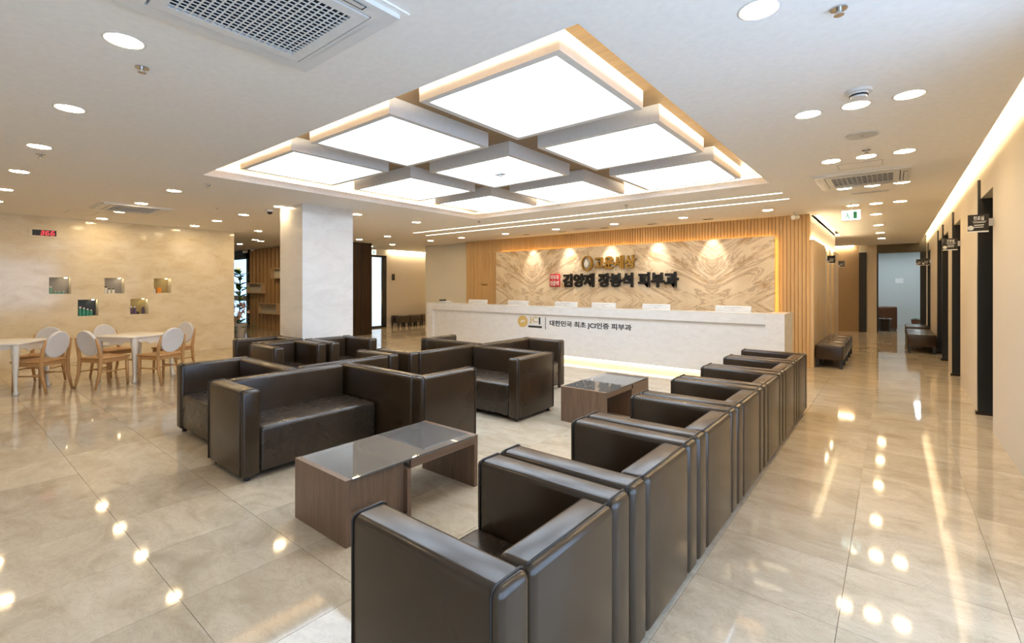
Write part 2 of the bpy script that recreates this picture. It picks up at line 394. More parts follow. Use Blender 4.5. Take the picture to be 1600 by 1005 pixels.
# ---- floor: grout bed with marble tiles
fl = MB(); fl.box(XL, 2.2, YB, YE, -0.12, -0.006)
floor = struct('floor', fl, M['grout'], 'polished cream marble tile floor')
TX, TY = 0.61, 0.585
tile_me = MB().box(-TX / 2 + 0.0012, TX / 2 - 0.0012, -TY / 2 + 0.0012, TY / 2 - 0.0012, -0.006, 0.0).mesh('tile', M['tile'])
cand = []
i0, i1 = int((XL + 0.19) / TX) - 1, int((2.0 + 0.19) / TX) + 1
j0, j1 = int((YB - 0.76) / TY) - 1, int((YE - 0.76) / TY) + 1
for i in range(i0, i1):
    for j in range(j0, j1):
        cx, cy = -0.19 + (i + 0.5) * TX, 0.76 + (j + 0.5) * TY
        if cx - TX / 2 < XL or cx + TX / 2 > 2.15 or cy - TY / 2 < YB or cy + TY / 2 > YE: continue
        p = project(cx, cy, 0); area = 0
        if p and -60 < p[0] < 1660 and p[1] < 1080:
            hid = cy > 8.0 and cx < -1.25 and cx > -9.2
            area = 0 if hid else 1.0 / (p[2] ** 3)
        cand.append((area, cx, cy))
cand.sort(reverse=True)
rest = MB()
for k, (a_, cx, cy) in enumerate(cand):
    if k < 300 and a_ > 0: obj('tile', tile_me, floor, (cx, cy, 0))
    else: rest.box(cx - TX / 2 + 0.0012, cx + TX / 2 - 0.0012, cy - TY / 2 + 0.0012, cy + TY / 2 - 0.0012, -0.006, 0.0)
o = build(rest, 'far_tiles', M['tile'], floor); o['kind'] = 'stuff'

# ---- ceiling with coffer opening and corridor cove slot
CX0, CX1, CY0, CY1 = -6.42, -1.24, 2.07, 6.82
cl = slab((XL, 0.65), (YB, YE), [(CX0, CX1, CY0, CY1), (-1.2, -1.06, 10.45, 15.2)], CEIL, CEIL + 0.06, lambda u, v, w_: (u, v, w_))
ceiling = struct('ceiling', cl, M['ceiling'], 'white painted ceiling with a rectangular light coffer')
lip = MB()
lt = 0.02
lip.box(CX0 - lt, CX0, CY0 - lt, CY1 + lt, CEIL + 0.06, CEIL + 0.09); lip.box(CX1, CX1 + lt, CY0 - lt, CY1 + lt, CEIL + 0.06, CEIL + 0.09)
lip.box(CX0, CX1, CY0 - lt, CY0, CEIL + 0.06, CEIL + 0.09); lip.box(CX0, CX1, CY1, CY1 + lt, CEIL + 0.06, CEIL + 0.09)
build(lip, 'coffer_lip', M['ceiling'], ceiling)
cw = slab((CX0 - 0.35, CX1 + 0.35), (CY0 - 0.35, CY1 + 0.35), [], ROOF - 0.04, ROOF - 0.02, lambda u, v, w_: (u, v, w_))
build(cw, 'coffer_wood_top', M['coffer_wood'], ceiling)
cs = MB(); g_ = 0.35
cs.box(CX0 - g_ - .02, CX0 - g_, CY0 - g_, CY1 + g_, CEIL + 0.06, ROOF - 0.04); cs.box(CX1 + g_, CX1 + g_ + .02, CY0 - g_, CY1 + g_, CEIL + 0.06, ROOF - 0.04)
cs.box(CX0 - g_, CX1 + g_, CY0 - g_ - .02, CY0 - g_, CEIL + 0.06, ROOF - 0.04); cs.box(CX0 - g_, CX1 + g_, CY1 + g_, CY1 + g_ + .02, CEIL + 0.06, ROOF - 0.04)
build(cs, 'coffer_side', M['ceiling'], ceiling)
struct('ceiling_roof', MB().box(XL - .3, 2.3, YB - .3, YE + .3, ROOF, ROOF + 0.1), M['ceiling'])

# ---- right corridor wall with door recesses
DOORS = [(6.86, 7.78), (9.85, 10.85), (11.86, 12.90), (13.23, 14.22), (17.15, 17.95)]
DH = 2.52
wr = slab((YB, 19.3), (0, ROOF), [(a_, b_, 0, DH) for a_, b_ in DOORS] + [(-1.3, 3.4, 0.12, 2.6)], XR, XR + 0.22, lambda u, v, w_: (w_, u, v))
struct('wall_right', wr, M['paper_right'], 'beige textured wallpaper wall along the corridor')
wf = MB().box(XR + .06, XR + .12, -1.3, 3.4, 0.12, 0.18).box(XR + .06, XR + .12, -1.3, 3.4, 2.54, 2.6)
for yy in (-1.3, -0.15, 1.02, 2.19, 3.34): wf.box(XR + .06, XR + .12, yy, yy + 0.06, 0.18, 2.54)
struct('window_2', wf, M['black'], 'tall window frame in the beige wall beside the viewer')
for k, (a_, b_) in enumerate(DOORS):
    d = MB(); d.box(XR + 0.15, XR + 0.19, a_ + 0.05, b_ - 0.05, 0.02, DH - 0.05)
    do = struct('door_%d' % (k + 1), d, M['door_glass'], 'dark glass corridor door, %s along the beige right wall' % ORD[k])
    fr_ = MB(); fr_.box(XR - 0.025, XR + 0.2, b_ - 0.06, b_ + 0.0, 0.0, CEIL - 0.09); fr_.box(XR + 0.05, XR + 0.2, a_, a_ + 0.05, 0.0, DH); fr_.box(XR + 0.1, XR + 0.2, a_, b_ - .06, DH - 0.05, DH)
    build(fr_, 'door_frame', M['black'], do)
    build(MB().box(XR - 0.045, XR + 0.1, b_ - 0.075, b_ + 0.012, 0.0, 0.035), 'frame_shoe', M['dark_brown'], do)
    hd = MB(); hd.tube([(XR + 0.10, b_ - 0.2, 0.85), (XR + 0.10, b_ - 0.2, 1.35)], 0.014, 8); hd.box(XR + 0.10, XR + 0.155, b_ - 0.21, b_ - 0.19, 0.9, 0.92); hd.box(XR + 0.10, XR + 0.155, b_ - 0.21, b_ - 0.19, 1.28, 1.30)
    build(hd, 'handle', M['black'], do)

# ---- left marble wall with niches
XLW = -12.6
NICHES = [(1.47, 1.78, 1.35, 1.67), (1.88, 2.19, 0.90, 1.23), (2.29, 2.61, 1.35, 1.67), (2.71, 3.02, 0.90, 1.23), (3.12, 3.44, 1.35, 1.67)]
wl = slab((YB, 4.74), (0, ROOF), NICHES, XLW - 0.02, XLW, lambda u, v, w_: (w_, u, v))
wall_left = struct('wall_left', wl, M['left_marble'], 'polished cream marble wall with five square niches')
build(MB().box(XLW - 0.32, XLW - 0.3, YB, 4.74, 0, ROOF).box(XLW - 0.30, XLW - 0.02, 4.72, 4.74, 0, ROOF), 'wall_core', M['white_wall'], wall_left)
backs = ['niche_grey', 'niche_dark', 'niche_grey', 'niche_olive', 'niche_olive']
for k, (a_, b_, c_, d_) in enumerate(NICHES):
    nb = MB(); X0, X1 = XLW - 0.24, XLW - 0.02
    nb.quad((X0, a_, c_), (X0, b_, c_), (X0, b_, d_), (X0, a_, d_))
    nbk = build(nb, 'niche_back', M[backs[k]], wall_left)
    ns = MB()
    ns.quad((X0, a_, c_), (X1, a_, c_), (X1, a_, d_), (X0, a_, d_)); ns.quad((X0, b_, c_), (X0, b_, d_), (X1, b_, d_), (X1, b_, c_))
    ns.quad((X0, a_, c_), (X0, b_, c_), (X1, b_, c_), (X1, a_, c_)); ns.quad((X0, a_, d_), (X1, a_, d_), (X1, b_, d_), (X0, b_, d_))
    build(ns, 'niche_lining', M['white_wall'], wall_left)
    build(MB().cyl(XLW - 0.12, b_ - 0.06, d_ - 0.012, d_ - 0.001, 0.022, n=12), 'niche_lamp', M['niche_lamp'], wall_left)

# ---- back reception wall, slatted oak
YW = 10.2
def slats(xa, xb, z0, z1, y0, y1, pitch=0.062, gap=0.008):
    b_ = MB(); n = max(1, round((xb - xa) / pitch)); p = (xb - xa) / n
    for i in range(n): b_.box(xa + i * p + gap / 2, xa + (i + 1) * p - gap / 2, y0, y1, z0, z1)
    return b_
wb = MB(); wb.box(-10.0, -1.2, YW + 0.03, YW + 0.25, 0, ROOF)
wall_back = struct('wall_back', wb, M['shelf_wood'], 'light oak slatted reception wall')
s_ = slats(-10.0, -1.185, 2.48, CEIL, YW, YW + 0.03)
for xa, xb in ((-10.0, -9.7), (-8.83, -8.70), (-1.74, -1.185)):
    t_ = slats(xa, xb, 0, 2.48, YW, YW + 0.03); n = len(s_.v); s_.v += t_.v; s_.f += [tuple(i + n for i in f) for f in t_.f]
o = build(s_, 'oak_slats', M['oak'], wall_back); o['kind'] = 'stuff'
d1 = struct('door_6', slats(-9.69, -8.84, 0.01, 2.455, YW + 0.012, YW + 0.028), M['oak'], 'concealed slatted oak door left of the marble panel')
pb = MB()
for q in range(6): pb.box(-9.40 + q * 0.045, -9.37 + q * 0.045, YW + 0.008, YW + 0.012, 1.53, 1.57)
build(pb, 'door_plate', M['gold'], d1)
build(MB().box(-9.7, -8.83, YW + 0.0, YW + 0.02, 2.457, 2.478), 'door_head', M['shelf_wood'], d1)
mp_ = struct('wall_panel', MB().box(-8.70, -1.74, YW - 0.14, YW - 0.05, 0, 2.455), M['book'], 'bookmatched golden marble panel behind the reception counter')
build(MB().box(-8.6, -1.8, YW - 0.045, YW - 0.025, 2.42, 2.435), 'top_led', M['cove_gold'], mp_)
build(MB().box(-1.765, -1.75, YW - 0.045, YW - 0.025, 0.9, 2.42), 'side_led', M['cove_gold'], mp_)

# ---- corridor left wall (smooth oak, cove above) and far structures
XC = -1.2
cwl = MB(); cwl.box(XC - 0.2, XC, YW + 0.25, 15.3, 0, ROOF)
wcl = struct('wall_corridor', cwl, M['white_wall'], 'cream upper wall over the oak panels on the corridor left')
pan = [(YW + 0.03, 12.2), (12.95, 13.25), (13.95, 15.3)]
for a_, b_ in pan:
    n = max(1, round((b_ - a_) / 0.5)); p = (b_ - a_) / n
    for i in range(n): build(MB().box(XC, XC + 0.07, a_ + i * p + 0.002, a_ + (i + 1) * p - 0.002, 0, 2.36), 'oak_panel', M['oak_smooth'], wcl)
build(MB().box(XC + 0.03, XC + 0.05, YW + 0.05, 15.3, 2.362, 2.375), 'cove_led', M['cove_light'], wcl)
build(MB().box(-1.045, -1.02, 10.5, 15.2, CEIL + 0.065, CEIL + 0.085), 'ceiling_cove_led', M['cove_light'], ceiling)
for k, (a_, b_) in enumerate(((12.2, 12.95), (13.25, 13.95))):
    do = struct('door_%d' % (7 + k), MB().box(XC + 0.0, XC + 0.03, a_ + 0.02, b_ - 0.02, 0.01, 2.34), M['white_wall'], 'pale flush door in the oak corridor wall, %s' % ('nearer one' if k == 0 else 'farther one'))
    build(MB().box(XC + 0.03, XC + 0.05, a_ + 0.06, a_ + 0.10, 0.95, 1.35), 'handle', M['chrome'], do)
# side corridor end wall, pier, glass opening and room behind
struct('wall_far', MB().box(-4.2, -0.86, 19.2, 19.4, 0, ROOF), M['paper_brown'], 'brown papered wall closing the side corridor')
tag(build(MB().box(-4.0, -1.0, 19.1, 19.14, CEIL - .03, CEIL - .01), 'cove_light', M['cove_light']), 'warm cove light over the brown end wall', 'light')
struct('wall_side_corridor', MB().box(-4.4, -4.2, 15.0, 19.4, 0, ROOF), M['paper_brown'])
struct('wall_side_return', MB().box(-4.2, XC - 0.2, 15.1, 15.3, 0, ROOF), M['white_wall'])
struct('wall_pier', MB().box(-0.66, -0.40, 19.2, 19.45, 0, ROOF), M['paper_pink'], 'narrow cream pier between the two corridor ends')
gd = struct('door_9', MB().box(-0.86, -0.66, 19.15, 19.22, 0, 2.6), M['black'], 'open black framed door at the corridor end')
build(MB().box(-0.86, -0.66, 19.2, 19.4, 2.6, ROOF), 'door_head', M['white_wall'], gd)
struct('trim_1', MB().box(-0.40, XR, 19.2, 19.4, 2.56, ROOF), plain('dark_olive_header', (0.10, 0.085, 0.055), 0.5), 'dark header over the glazed room at the corridor end')
w2 = struct('window_1', MB().box(-0.40, -0.36, 19.26, 19.34, 0, 2.56).box(0.66, 0.8, 19.22, 19.36, 0, 2.56), M['black'], 'slim black frame of the glazed room opening')
struct('wall_room_end', MB().box(-3.0, 2.2, 23.6, 23.8, 0, ROOF), M['paper_blue'], 'pale blue grey wall of the room at the corridor end')
struct('wall_room_left', MB().box(-2.2, -2.0, 19.4, 23.6, 0, ROOF), M['paper_blue'])
struct('wall_room_right', MB().box(1.6, 1.8, 19.3, 23.6, 0, ROOF), M['paper_blue'])
struct('wall_room_front', MB().box(0.8, 1.8, 19.2, 19.4, 0, ROOF), M['paper_blue'])
sk = tag(build(MB().box(0.08, 0.32, 23.585, 23.6, 1.62, 1.80), 'wall_plate', M['white_plastic']), 'small white plate on the pale wall of the end room', 'wall plate')
ADDED_SIDE_LIGHTS = [(-1.75, 16.6), (-1.75, 18.2)]  # added downlights, brighten the brown side corridor wall
ROOM_LIGHTS = [(-0.6, 20.8), (0.7, 20.8), (-0.6, 22.4), (0.7, 22.4)]

# ---- far left: slatted shelf wall, entrance, brown panel, glazed door, cream wall
struct('wall_behind', MB().box(XL, XR + .2, YB - 0.2, YB, 0, ROOF), M['white_wall'], 'cream wall behind the viewer')
struct('wall_outer', MB().box(XL - 0.2, XL, YB, 7.45, 0, ROOF), M['white_wall'])
struct('wall_entrance', MB().box(-18.3, -12.6, 7.62, 7.8, 0, ROOF), M['walnut'], 'wall behind the vertical fins, coloured dark for the shade between them')  # dark wood colour stands in for shade in the gaps between fins
struct('wall_brown', MB().box(-12.75, -12.6, 7.3, 8.68, 0, CEIL), M['dark_brown'], 'glossy dark brown panel beside the white column')
build(MB().box(-12.6, -12.592, 8.30, 8.32, 0, CEIL), 'panel_joint', M['black'], bpy.data.objects['wall_brown'])
struct('wall_glazed_left', MB().box(-14.7, -14.5, 7.8, 8.7, 0, ROOF), M['white_wall'])
gd2 = struct('door_10', MB().box(-14.56, -14.5, 10.42, 10.62, 0, 2.62).box(-14.56, -14.5, 8.7, 10.62, 2.55, 2.62).box(-14.56, -14.5, 8.7, 10.62, 0, 0.06), M['black'], 'black framed frosted glass door beyond the column')
build(MB().box(-14.54, -14.52, 8.7, 10.42, 0.06, 2.55), 'frosted_pane', M['frost_glass'], gd2)
build(MB().tube([(-14.44, 10.36, 0.8), (-14.44, 10.36, 1.3)], 0.016, 8), 'handle', M['chrome'], gd2)
struct('wall_glazed_head', MB().box(-14.7, -14.5, 8.7, 10.62, 2.62, ROOF), M['white_wall'])
struct('wall_lit_room', MB().box(-17.5, -17.3, 7.8, 12.5, 0, ROOF), M['white_wall'])
tag(build(MB().box(-17.0, -14.9, 8.6, 10.6, CEIL - 0.03, CEIL - 0.004), 'ceiling_panel_light', emis('bright_room_panel', (0.9, 0.97, 1.0), 11.0)), 'bright ceiling panel behind the frosted glass door', 'light')
struct('wall_cream', MB().box(-14.7, -14.5, 10.62, 16, 0, ROOF), M['paper_pink'], 'cream papered wall behind the small stools')
build(MB().box(-14.5, -14.42, 10.7, 15.5, CEIL - 0.03, CEIL - 0.015), 'cove_led', M['cove_light'], bpy.data.objects['wall_cream'])
struct('wall_white', MB().box(-12.15, -10.0, 10.45, 10.6, 0, ROOF).box(-12.15, -12.0, 10.6, 15.5, 0, ROOF), M['white_wall'], 'plain white wall left of the oak reception wall')
struct('wall_left_end', MB().box(-14.7, -12.0, 15.4, 15.6, 0, ROOF), M['white_wall'])
struct('wall_service', MB().box(-12.0, -1.4, 14.0, 14.2, 0, ROOF), M['white_wall'])
tag(build(MB().box(-14.49, -14.485, 10.85, 10.98, 1.72, 1.95), 'wall_plaque', M['sign_black']), 'small dark plaque on the cream wall above the stools', 'plaque')

# ---- white marble column
o = struct('column', MB().box(-8.13, -7.37, 3.78, 4.69, 0, CEIL), M['column_marble'], 'square white veined marble column')

# ================================================================== LIGHT BOXES in the coffer
bxs = [(-2.79, -1.53), (-4.42, -3.16), (-6.05, -4.79)]; bys = [(2.34, 3.54), (3.87, 5.07), (5.42, 6.62)]
ZB0, ZB1 = 2.895, ROOF - 0.04
for i, (xa, xb) in enumerate(bxs):
    for j, (ya, yb) in enumerate(bys):
        lab = 'square white ceiling light box, %s row from the camera, %s' % (['nearest', 'middle', 'farthest'][j], ['right column', 'middle column', 'left column'][i])
        t = thing('ceiling_light_box', lab, 'light', ((xa + xb) / 2, (ya + yb) / 2, ZB0), 0, 'light boxes in the coffer')
        hx, hy, h_ = (xb - xa) / 2, (yb - ya) / 2, ZB1 - ZB0
        fb = slab((-hx, hx), (-hy, hy), [(-hx + .055, hx - .055, -hy + .055, hy - .055)], 0, 0.02, lambda u, v, w_: (u, v, w_))
        fb.box(-hx, -hx + .02, -hy, hy, 0.02, h_).box(hx - .02, hx, -hy, hy, 0.02, h_).box(-hx + .02, hx - .02, -hy, -hy + .02, 0.02, h_).box(-hx + .02, hx - .02, hy - .02, hy, 0.02, h_)
        build(fb, 'frame', M['panel_frame'], t)
        build(MB().box(-hx + .05, hx - .05, -hy + .05, hy - .05, 0.021, 0.03), 'diffuser', M['panel_light'], t)
        if i == 1 and j == 1:
            build(MB().box(-0.07, 0.07, -0.05, 0.05, -0.012, 0.02).cyl(0, 0, -0.03, -0.012, 0.025, n=12), 'sensor', M['grille'], t)
# coffer cove led strips
cv = thing('coffer_cove_light', 'warm cove light hidden along the coffer edges', 'light', (0, 0, CEIL + 0.06))
for nm, (a_, b_, c_, d_) in dict(a=(CX0 - .2, CX0 - .17, CY0, CY1), b=(CX1 + .17, CX1 + .2, CY0, CY1), c=(CX0, CX1, CY0 - .2, CY0 - .17), d=(CX0, CX1, CY1 + .17, CY1 + .2)).items():
    build(MB().box(a_, b_, c_, d_, 0.0, 0.02), 'led_strip', M['coffer_led'], cv)
o = tag(build(MB().box(0.595, 0.625, YB, 19.1, CEIL + .06, CEIL + .08), 'wall_cove_light', M['cove_light']), 'warm cove light along the top of the beige right wall', 'light')
for k, (ya, xa) in enumerate(((7.62, -9.3), (8.2, -9.5))):
    t = thing('linear_ceiling_light', 'long thin ceiling light strip, the one %s the coffer' % ('nearer to' if k == 0 else 'farther from'), 'light', (0, ya, CEIL), 0, 'linear ceiling strips')
    build(MB().box(xa, -1.23, -0.035, 0.035, -0.004, 0.004), 'diffuser', M['strip_light'], t)
    build(MB().box(xa - .01, -1.22, -0.047, -0.036, -0.006, 0.004).box(xa - .01, -1.22, 0.036, 0.047, -0.006, 0.004), 'trim', M['ceiling'], t)

# ================================================================== DOWNLIGHTS
ring = MB(); n = 24
for i in range(n):
    a0, a1 = 2 * PI * i / n, 2 * PI * (i + 1) / n
    P_ = lambda r, a, z_: (r * math.cos(a), r * math.sin(a), z_)
    ring.quad(P_(.078, a0, 0), P_(.078, a1, 0), P_(.086, a1, -.004), P_(.086, a0, -.004)); ring.quad(P_(.086, a0, -.004), P_(.086, a1, -.004), P_(.098, a1, 0), P_(.098, a0, 0))
ring_me = ring.mesh('ring', M['white_plastic'], True)
lens_me = MB().cyl(0, 0, -0.004, -0.002, 0.078, n=24).mesh('lens', M['down_light'])
def downlight(x, y, label, group):
    t = thing('downlight', label, 'downlight', (x, y, CEIL), 0, group)
    obj('ring', ring_me, t); obj('lens', lens_me, t)
rows = [
 ('in the left foreground row', 0.67, [-3.24, -4.79, -6.32, -7.87, -9.50, -10.9], 'from the right'),
 ('in the left air conditioner row', 2.16, [-7.79, -9.39, -10.75, -12.09], 'from the right'),
 ('in the row before the column', 3.70, [-7.98, -9.40, -10.69, -11.97], 'from the column'),
 ('behind the column level', 5.0, [-7.72, -11.88], 'from the column'),
 ('left of the coffer far corner', 6.38, [-7.70], ''),
 ('in the row left of the long strips', 7.72, [-10.5, -11.81], 'from the strips'),
 ('in the row before the reception wall', 9.22, [-1.7, -3.17, -4.63, -6.12, -7.65, -9.22, -10.49], 'from the corridor'),
 ('by the oak fins, farther two added', 5.9, [-14.2, -14.5, -16.0, -17.6], 'from the column'),  # the two farther lamps are added to brighten the dark fin area
 ('in the passage beyond the column', 9.3, [-12.4, -13.6], 'from the counter'),
]
for desc, y, xs, frm in rows:
    for k, x in enumerate(xs):
        yy = y + (0.28 if (desc.startswith('by the oak') and k) else 0)
        downlight(x, yy, ('round ceiling downlight %s, %s %s' % (desc, ORD[k], frm)).strip(), 'ceiling downlights')
for j, y in enumerate((4.28, 6.04, 7.82, 9.57)):
    for k, x in enumerate((-0.51, -0.21, 0.09)):
        downlight(x, y, 'round downlight over the corridor, %s triple row, %s of three' % (ORD[j], ['left', 'middle', 'right'][k]), 'corridor downlights')
downlight(-0.5, 2.51, 'large looking downlight at the top edge right of the coffer', 'corridor downlights')
for j, y in enumerate((11.0, 12.99, 14.89, 16.64)):
    downlight(-0.24, y, 'single downlight deep in the corridor, %s beyond the triple rows' % ORD[j], 'corridor downlights')
for k, (x, y) in enumerate(ADDED_SIDE_LIGHTS): downlight(x, y, 'downlight added to brighten the side corridor, %s one' % ['nearer', 'farther'][k], 'added side corridor downlights')
cool_me = MB().cyl(0, 0, -0.004, -0.002, 0.078, n=24).mesh('lens', emis('cool_downlight_lens', (0.80, 0.92, 1.0), 190.0))
for k, (x, y) in enumerate(ROOM_LIGHTS):
    t = thing('downlight', 'cool downlight in the end room, %s %s one' % (['near', 'far'][k // 2], ['left', 'right'][k % 2]), 'downlight', (x, y, CEIL), 0, 'end room downlights')
    obj('ring', ring_me, t); obj('lens', cool_me, t)
# gimbal spots washing the marble panel
for k, x in enumerate((-7.37, -6.27, -5.13, -4.0, -2.85)):
    t = thing('spotlight', 'dark recessed twin spotlight before the marble panel, %s from the left' % ORD[k], 'spotlight', (x, 9.72, CEIL), 0, 'spots washing the marble panel')
    build(MB().box(-0.11, 0.11, -0.06, 0.06, -0.004, 0.002), 'plate', M['white_plastic'], t)
    build(MB().box(-0.09, 0.09, -0.045, 0.045, -0.006, -0.003), 'recess', M['black_plastic'], t)
    ld = bpy.data.lights.new('spot', 'SPOT'); ld.energy = 52; ld.color = (1.0, 0.90, 0.80); ld.spot_size = R(50); ld.spot_blend = 0.7; ld.shadow_soft_size = 0.03
    lo = bpy.data.objects.new('lamp', ld); COL.objects.link(lo); lo.parent = t; lo.location = (0, 0.0, -0.03)
    dv = Vector((0, 0.34, -0.85)); lo.rotation_euler = dv.to_track_quat('-Z', 'Y').to_euler()

# ================================================================== CEILING FITTINGS
def cassette(cx, cy, half, label, detail=True):
    t = thing('air_conditioner', label, 'air conditioner', (cx, cy, CEIL))
    h = half
    build(slab((-h, h), (-h, h), [(-h * .93, h * .93, -h * .93, h * .93)], -0.008, 0.0, lambda u, v, w_: (u, v, w_)), 'mounting_frame', M['ceiling'], t)
    build(slab((-h * .93, h * .93), (-h * .93, h * .93), [(-h * .74, h * .74, -h * .74, h * .74)], -0.03, 0.0, lambda u, v, w_: (u, v, w_)), 'panel', M['white_plastic'], t)
    for q in range(4):
        a = q * PI / 2; c_, s2 = math.cos(a), math.sin(a)
        f = lambda u, v, z_: (u * c_ - v * s2, u * s2 + v * c_, z_)
        lv = MB(); p = [f(-h * .6, h * .785, -.033), f(h * .6, h * .785, -.033), f(h * .6, h * .865, -.033), f(-h * .6, h * .865, -.033)]
        lv.quad(*p); build(lv, 'louvre_slot', M['dark_hole'] if q == 3 else M['white_plastic'], t)
        if q != 3: continue
        l2 = MB(); P0 = [f(-h * .58, h * .80, -.034), f(h * .58, h * .80, -.034), f(h * .58, h * .862, -.038), f(-h * .58, h * .862, -.038)]
        l2.quad(*P0); l2.quad(*[(a0, b0, c0 + .004) for a0, b0, c0 in P0]); build(l2, 'louvre', M['white_plastic'], t)
    build(MB().box(-h * .74, h * .74, -h * .74, h * .74, -0.012, -0.008), 'filter', M['dark_hole'], t)
    gr = MB(); n = 19 if detail else 12; e = h * .72
    g0 = h * .60
    zt = -.031; gr.box(-e, e, -e, -g0, -.034, -.016); gr.box(-e, e, g0, e, -.034, -.016); gr.box(-e, -g0, -g0, g0, -.034, -.016); gr.box(g0, e, -g0, g0, -.034, -.016)
    for i in range(1, n):
        u = -g0 + 2 * g0 * i / n
        gr.box(u - .0028, u + .0028, -g0, g0, -.034, -.031); 
        gr.box(-g0, g0, u - .004, u + .004, -.0335, -.0305)
    build(gr, 'grille', M['white_plastic'], t)
    if detail:
        build(MB().box(h * .5, h * .62, -h * .70, -h * .685, -.036, -.034), 'logo_plate', M['grille'], t)
        build(MB().cyl(h * .62, -h * .67, -.037, -.034, .006, n=10), 'sensor_eye', M['black_plastic'], t)
    return t
cassette(-2.325, 0.99, 0.49, 'large white four-way ceiling air conditioner near the top left')
cassette(-0.29, 7.2, 0.49, 'white ceiling air conditioner above the corridor', False)
cassette(-10.1, 2.2, 0.49, 'white ceiling air conditioner before the cream marble wall', False)
def sprinkler(x, y, label):
    t = thing('sprinkler', label, 'sprinkler', (x, y, CEIL), 0, 'ceiling sprinklers')
    build(MB().cyl(0, 0, -0.006, 0, 0.035, n=16), 'plate', M['chrome'], t); build(MB().cyl(0, 0, -0.03, -0.006, 0.012, n=10).cyl(0, 0, -0.034, -0.03, 0.022, n=12), 'head', M['chrome'], t)
for k, (x, y, d) in enumerate([(-0.2, 2.74, 'at the top edge right of the coffer'), (-3.55, 0.82, 'beside the first left downlight'), (-6.7, 0.72, 'beside the third left downlight'), (-6.95, 2.3, 'left of the coffer left corner'), (-9.0, 3.1, 'between the left downlights'), (-6.6, 7.1, 'by the coffer far corner'), (-0.2, 5.75, 'by the second corridor downlight row'), (-3.4, 7.2, 'between the coffer and the long strips')]):
    sprinkler(x, y, 'small chrome sprinkler head ' + d)
t = thing('smoke_detector', 'round white smoke detector on the corridor ceiling', 'smoke detector', (-0.18, 3.98, CEIL))
build(MB().cyl(0, 0, -0.018, 0, 0.075, n=24), 'base', M['white_plastic'], t); build(MB().cyl(0, 0, -0.05, -0.018, 0.045, 0.055, n=20), 'cap', M['white_plastic'], t)
build(MB().cyl(0, 0, -0.04, -0.03, 0.0535, n=20), 'vents', M['black_plastic'], t)
t = thing('ceiling_speaker', 'flat round grey ceiling speaker above the corridor', 'speaker', (-0.21, 5.16, CEIL))
build(MB().cyl(0, 0, -0.006, 0, 0.125, n=32), 'rim', M['white_plastic'], t); build(MB().cyl(0, 0, -0.009, -0.006, 0.112, n=32), 'mesh_cover', M['grille'], t); build(MB().cyl(0, 0, -0.011, -0.009, 0.01, n=10), 'badge', M['chrome'], t)
for (x, y, hx, hy, lab) in ((-0.28, 6.42, .2, .14, 'square ceiling access hatch above the corridor'), (-11.4, 1.75, .32, .2, 'ceiling access hatch left of the small air conditioner')):
    t = thing('access_hatch', lab, 'hatch', (x, y, CEIL), 0)
    build(slab((-hx, hx), (-hy, hy), [(-hx + .008, hx - .008, -hy + .008, hy - .008)], -0.003, 0, lambda u, v, w_: (u, v, w_)), 'frame', M['grille'], t)
    build(MB().box(-hx + .01, hx - .01, -hy + .01, hy - .01, -0.002, 0), 'cover', M['ceiling'], t)
for (x, y, hx, hy, lab) in ((-0.25, 8.35, .22, .06, 'narrow white linear air diffuser above the corridor'), (-5.6, 9.5, .2, .08, 'small ceiling diffuser above the reception')):
    t = thing('air_diffuser', lab, 'vent', (x, y, CEIL), 0)
    build(MB().box(-hx, hx, -hy, hy, -0.006, 0), 'frame', M['white_plastic'], t)
    for q in range(3): build(MB().box(-hx + .02, hx - .02, -hy + .025 + q * (2 * hy - .04) / 3, -hy + .035 + q * (2 * hy - .04) / 3, -0.009, -0.006), 'slot', M['grille'], t)
t = thing('dome_camera', 'black and white dome camera beside the column top', 'camera', (-8.45, 3.75, CEIL))
build(MB().cyl(0, 0, -0.035, 0, 0.06, n=20), 'base', M['white_plastic'], t)
dm = MB(); k0 = 6
for i in range(k0):
    a0, a1 = PI / 2 * i / k0, PI / 2 * (i + 1) / k0
    dm.cyl(0, 0, -0.035 - 0.045 * math.sin(a1), -0.035 - 0.045 * math.sin(a0), max(.045 * math.cos(a1), .002), .045 * math.cos(a0), 16)
build(dm, 'dome', M['black_plastic'], t, True)
for (x, y, lab) in ((-1.35, 9.75, 'white bullet camera at the reception wall corner'), (-18.0, 7.15, 'white bullet camera above the entrance fins')):
    t = thing('bullet_camera', lab, 'camera', (x, y, CEIL))
    build(MB().cyl(0, 0, -0.05, 0, 0.03, n=12), 'mount', M['white_plastic'], t)
    build(MB().tube([(0.02, 0.06, -0.09), (-0.03, -0.09, -0.11)], 0.04, 12), 'body', M['white_plastic'], t)
def exit_sign(x, y, z_, rz, label):
    t = thing('exit_sign', label, 'sign', (x, y, z_), rz)
    build(MB().box(-0.13, 0.13, -0.02, 0.02, 0, 0.17), 'case', M['white_plastic'], t)
    build(MB().box(-0.12, 0.12, -0.024, -0.02, 0.01, 0.16), 'lit_face', M['white_glow'], t)
    build(MB().tube([(0, 0, 0.17), (0, 0, CEIL - z_)], 0.008, 8), 'rod', M['white_plastic'], t)
    fg = MB().cyl(-0.03, 0, 0, 0.001, 0.014, n=10)
    pic = MB().box(0.03, 0.08, -0.027, -0.024, 0.03, 0.14).tube([(-0.05, -0.026, 0.13), (-0.04, -0.026, 0.08), (-0.02, -0.026, 0.05), (-0.03, -0.026, 0.025)], 0.009, 6).tube([(-0.04, -0.026, 0.08), (-0.065, -0.026, 0.055), (-0.085, -0.026, 0.05)], 0.008, 6)
    build(pic, 'running_figure', plain('exit_green', (0.05, 0.45, 0.25), 0.5), t)
exit_sign(-0.52, 9.3, 2.55, 0, 'lit white exit sign hanging over the corridor')
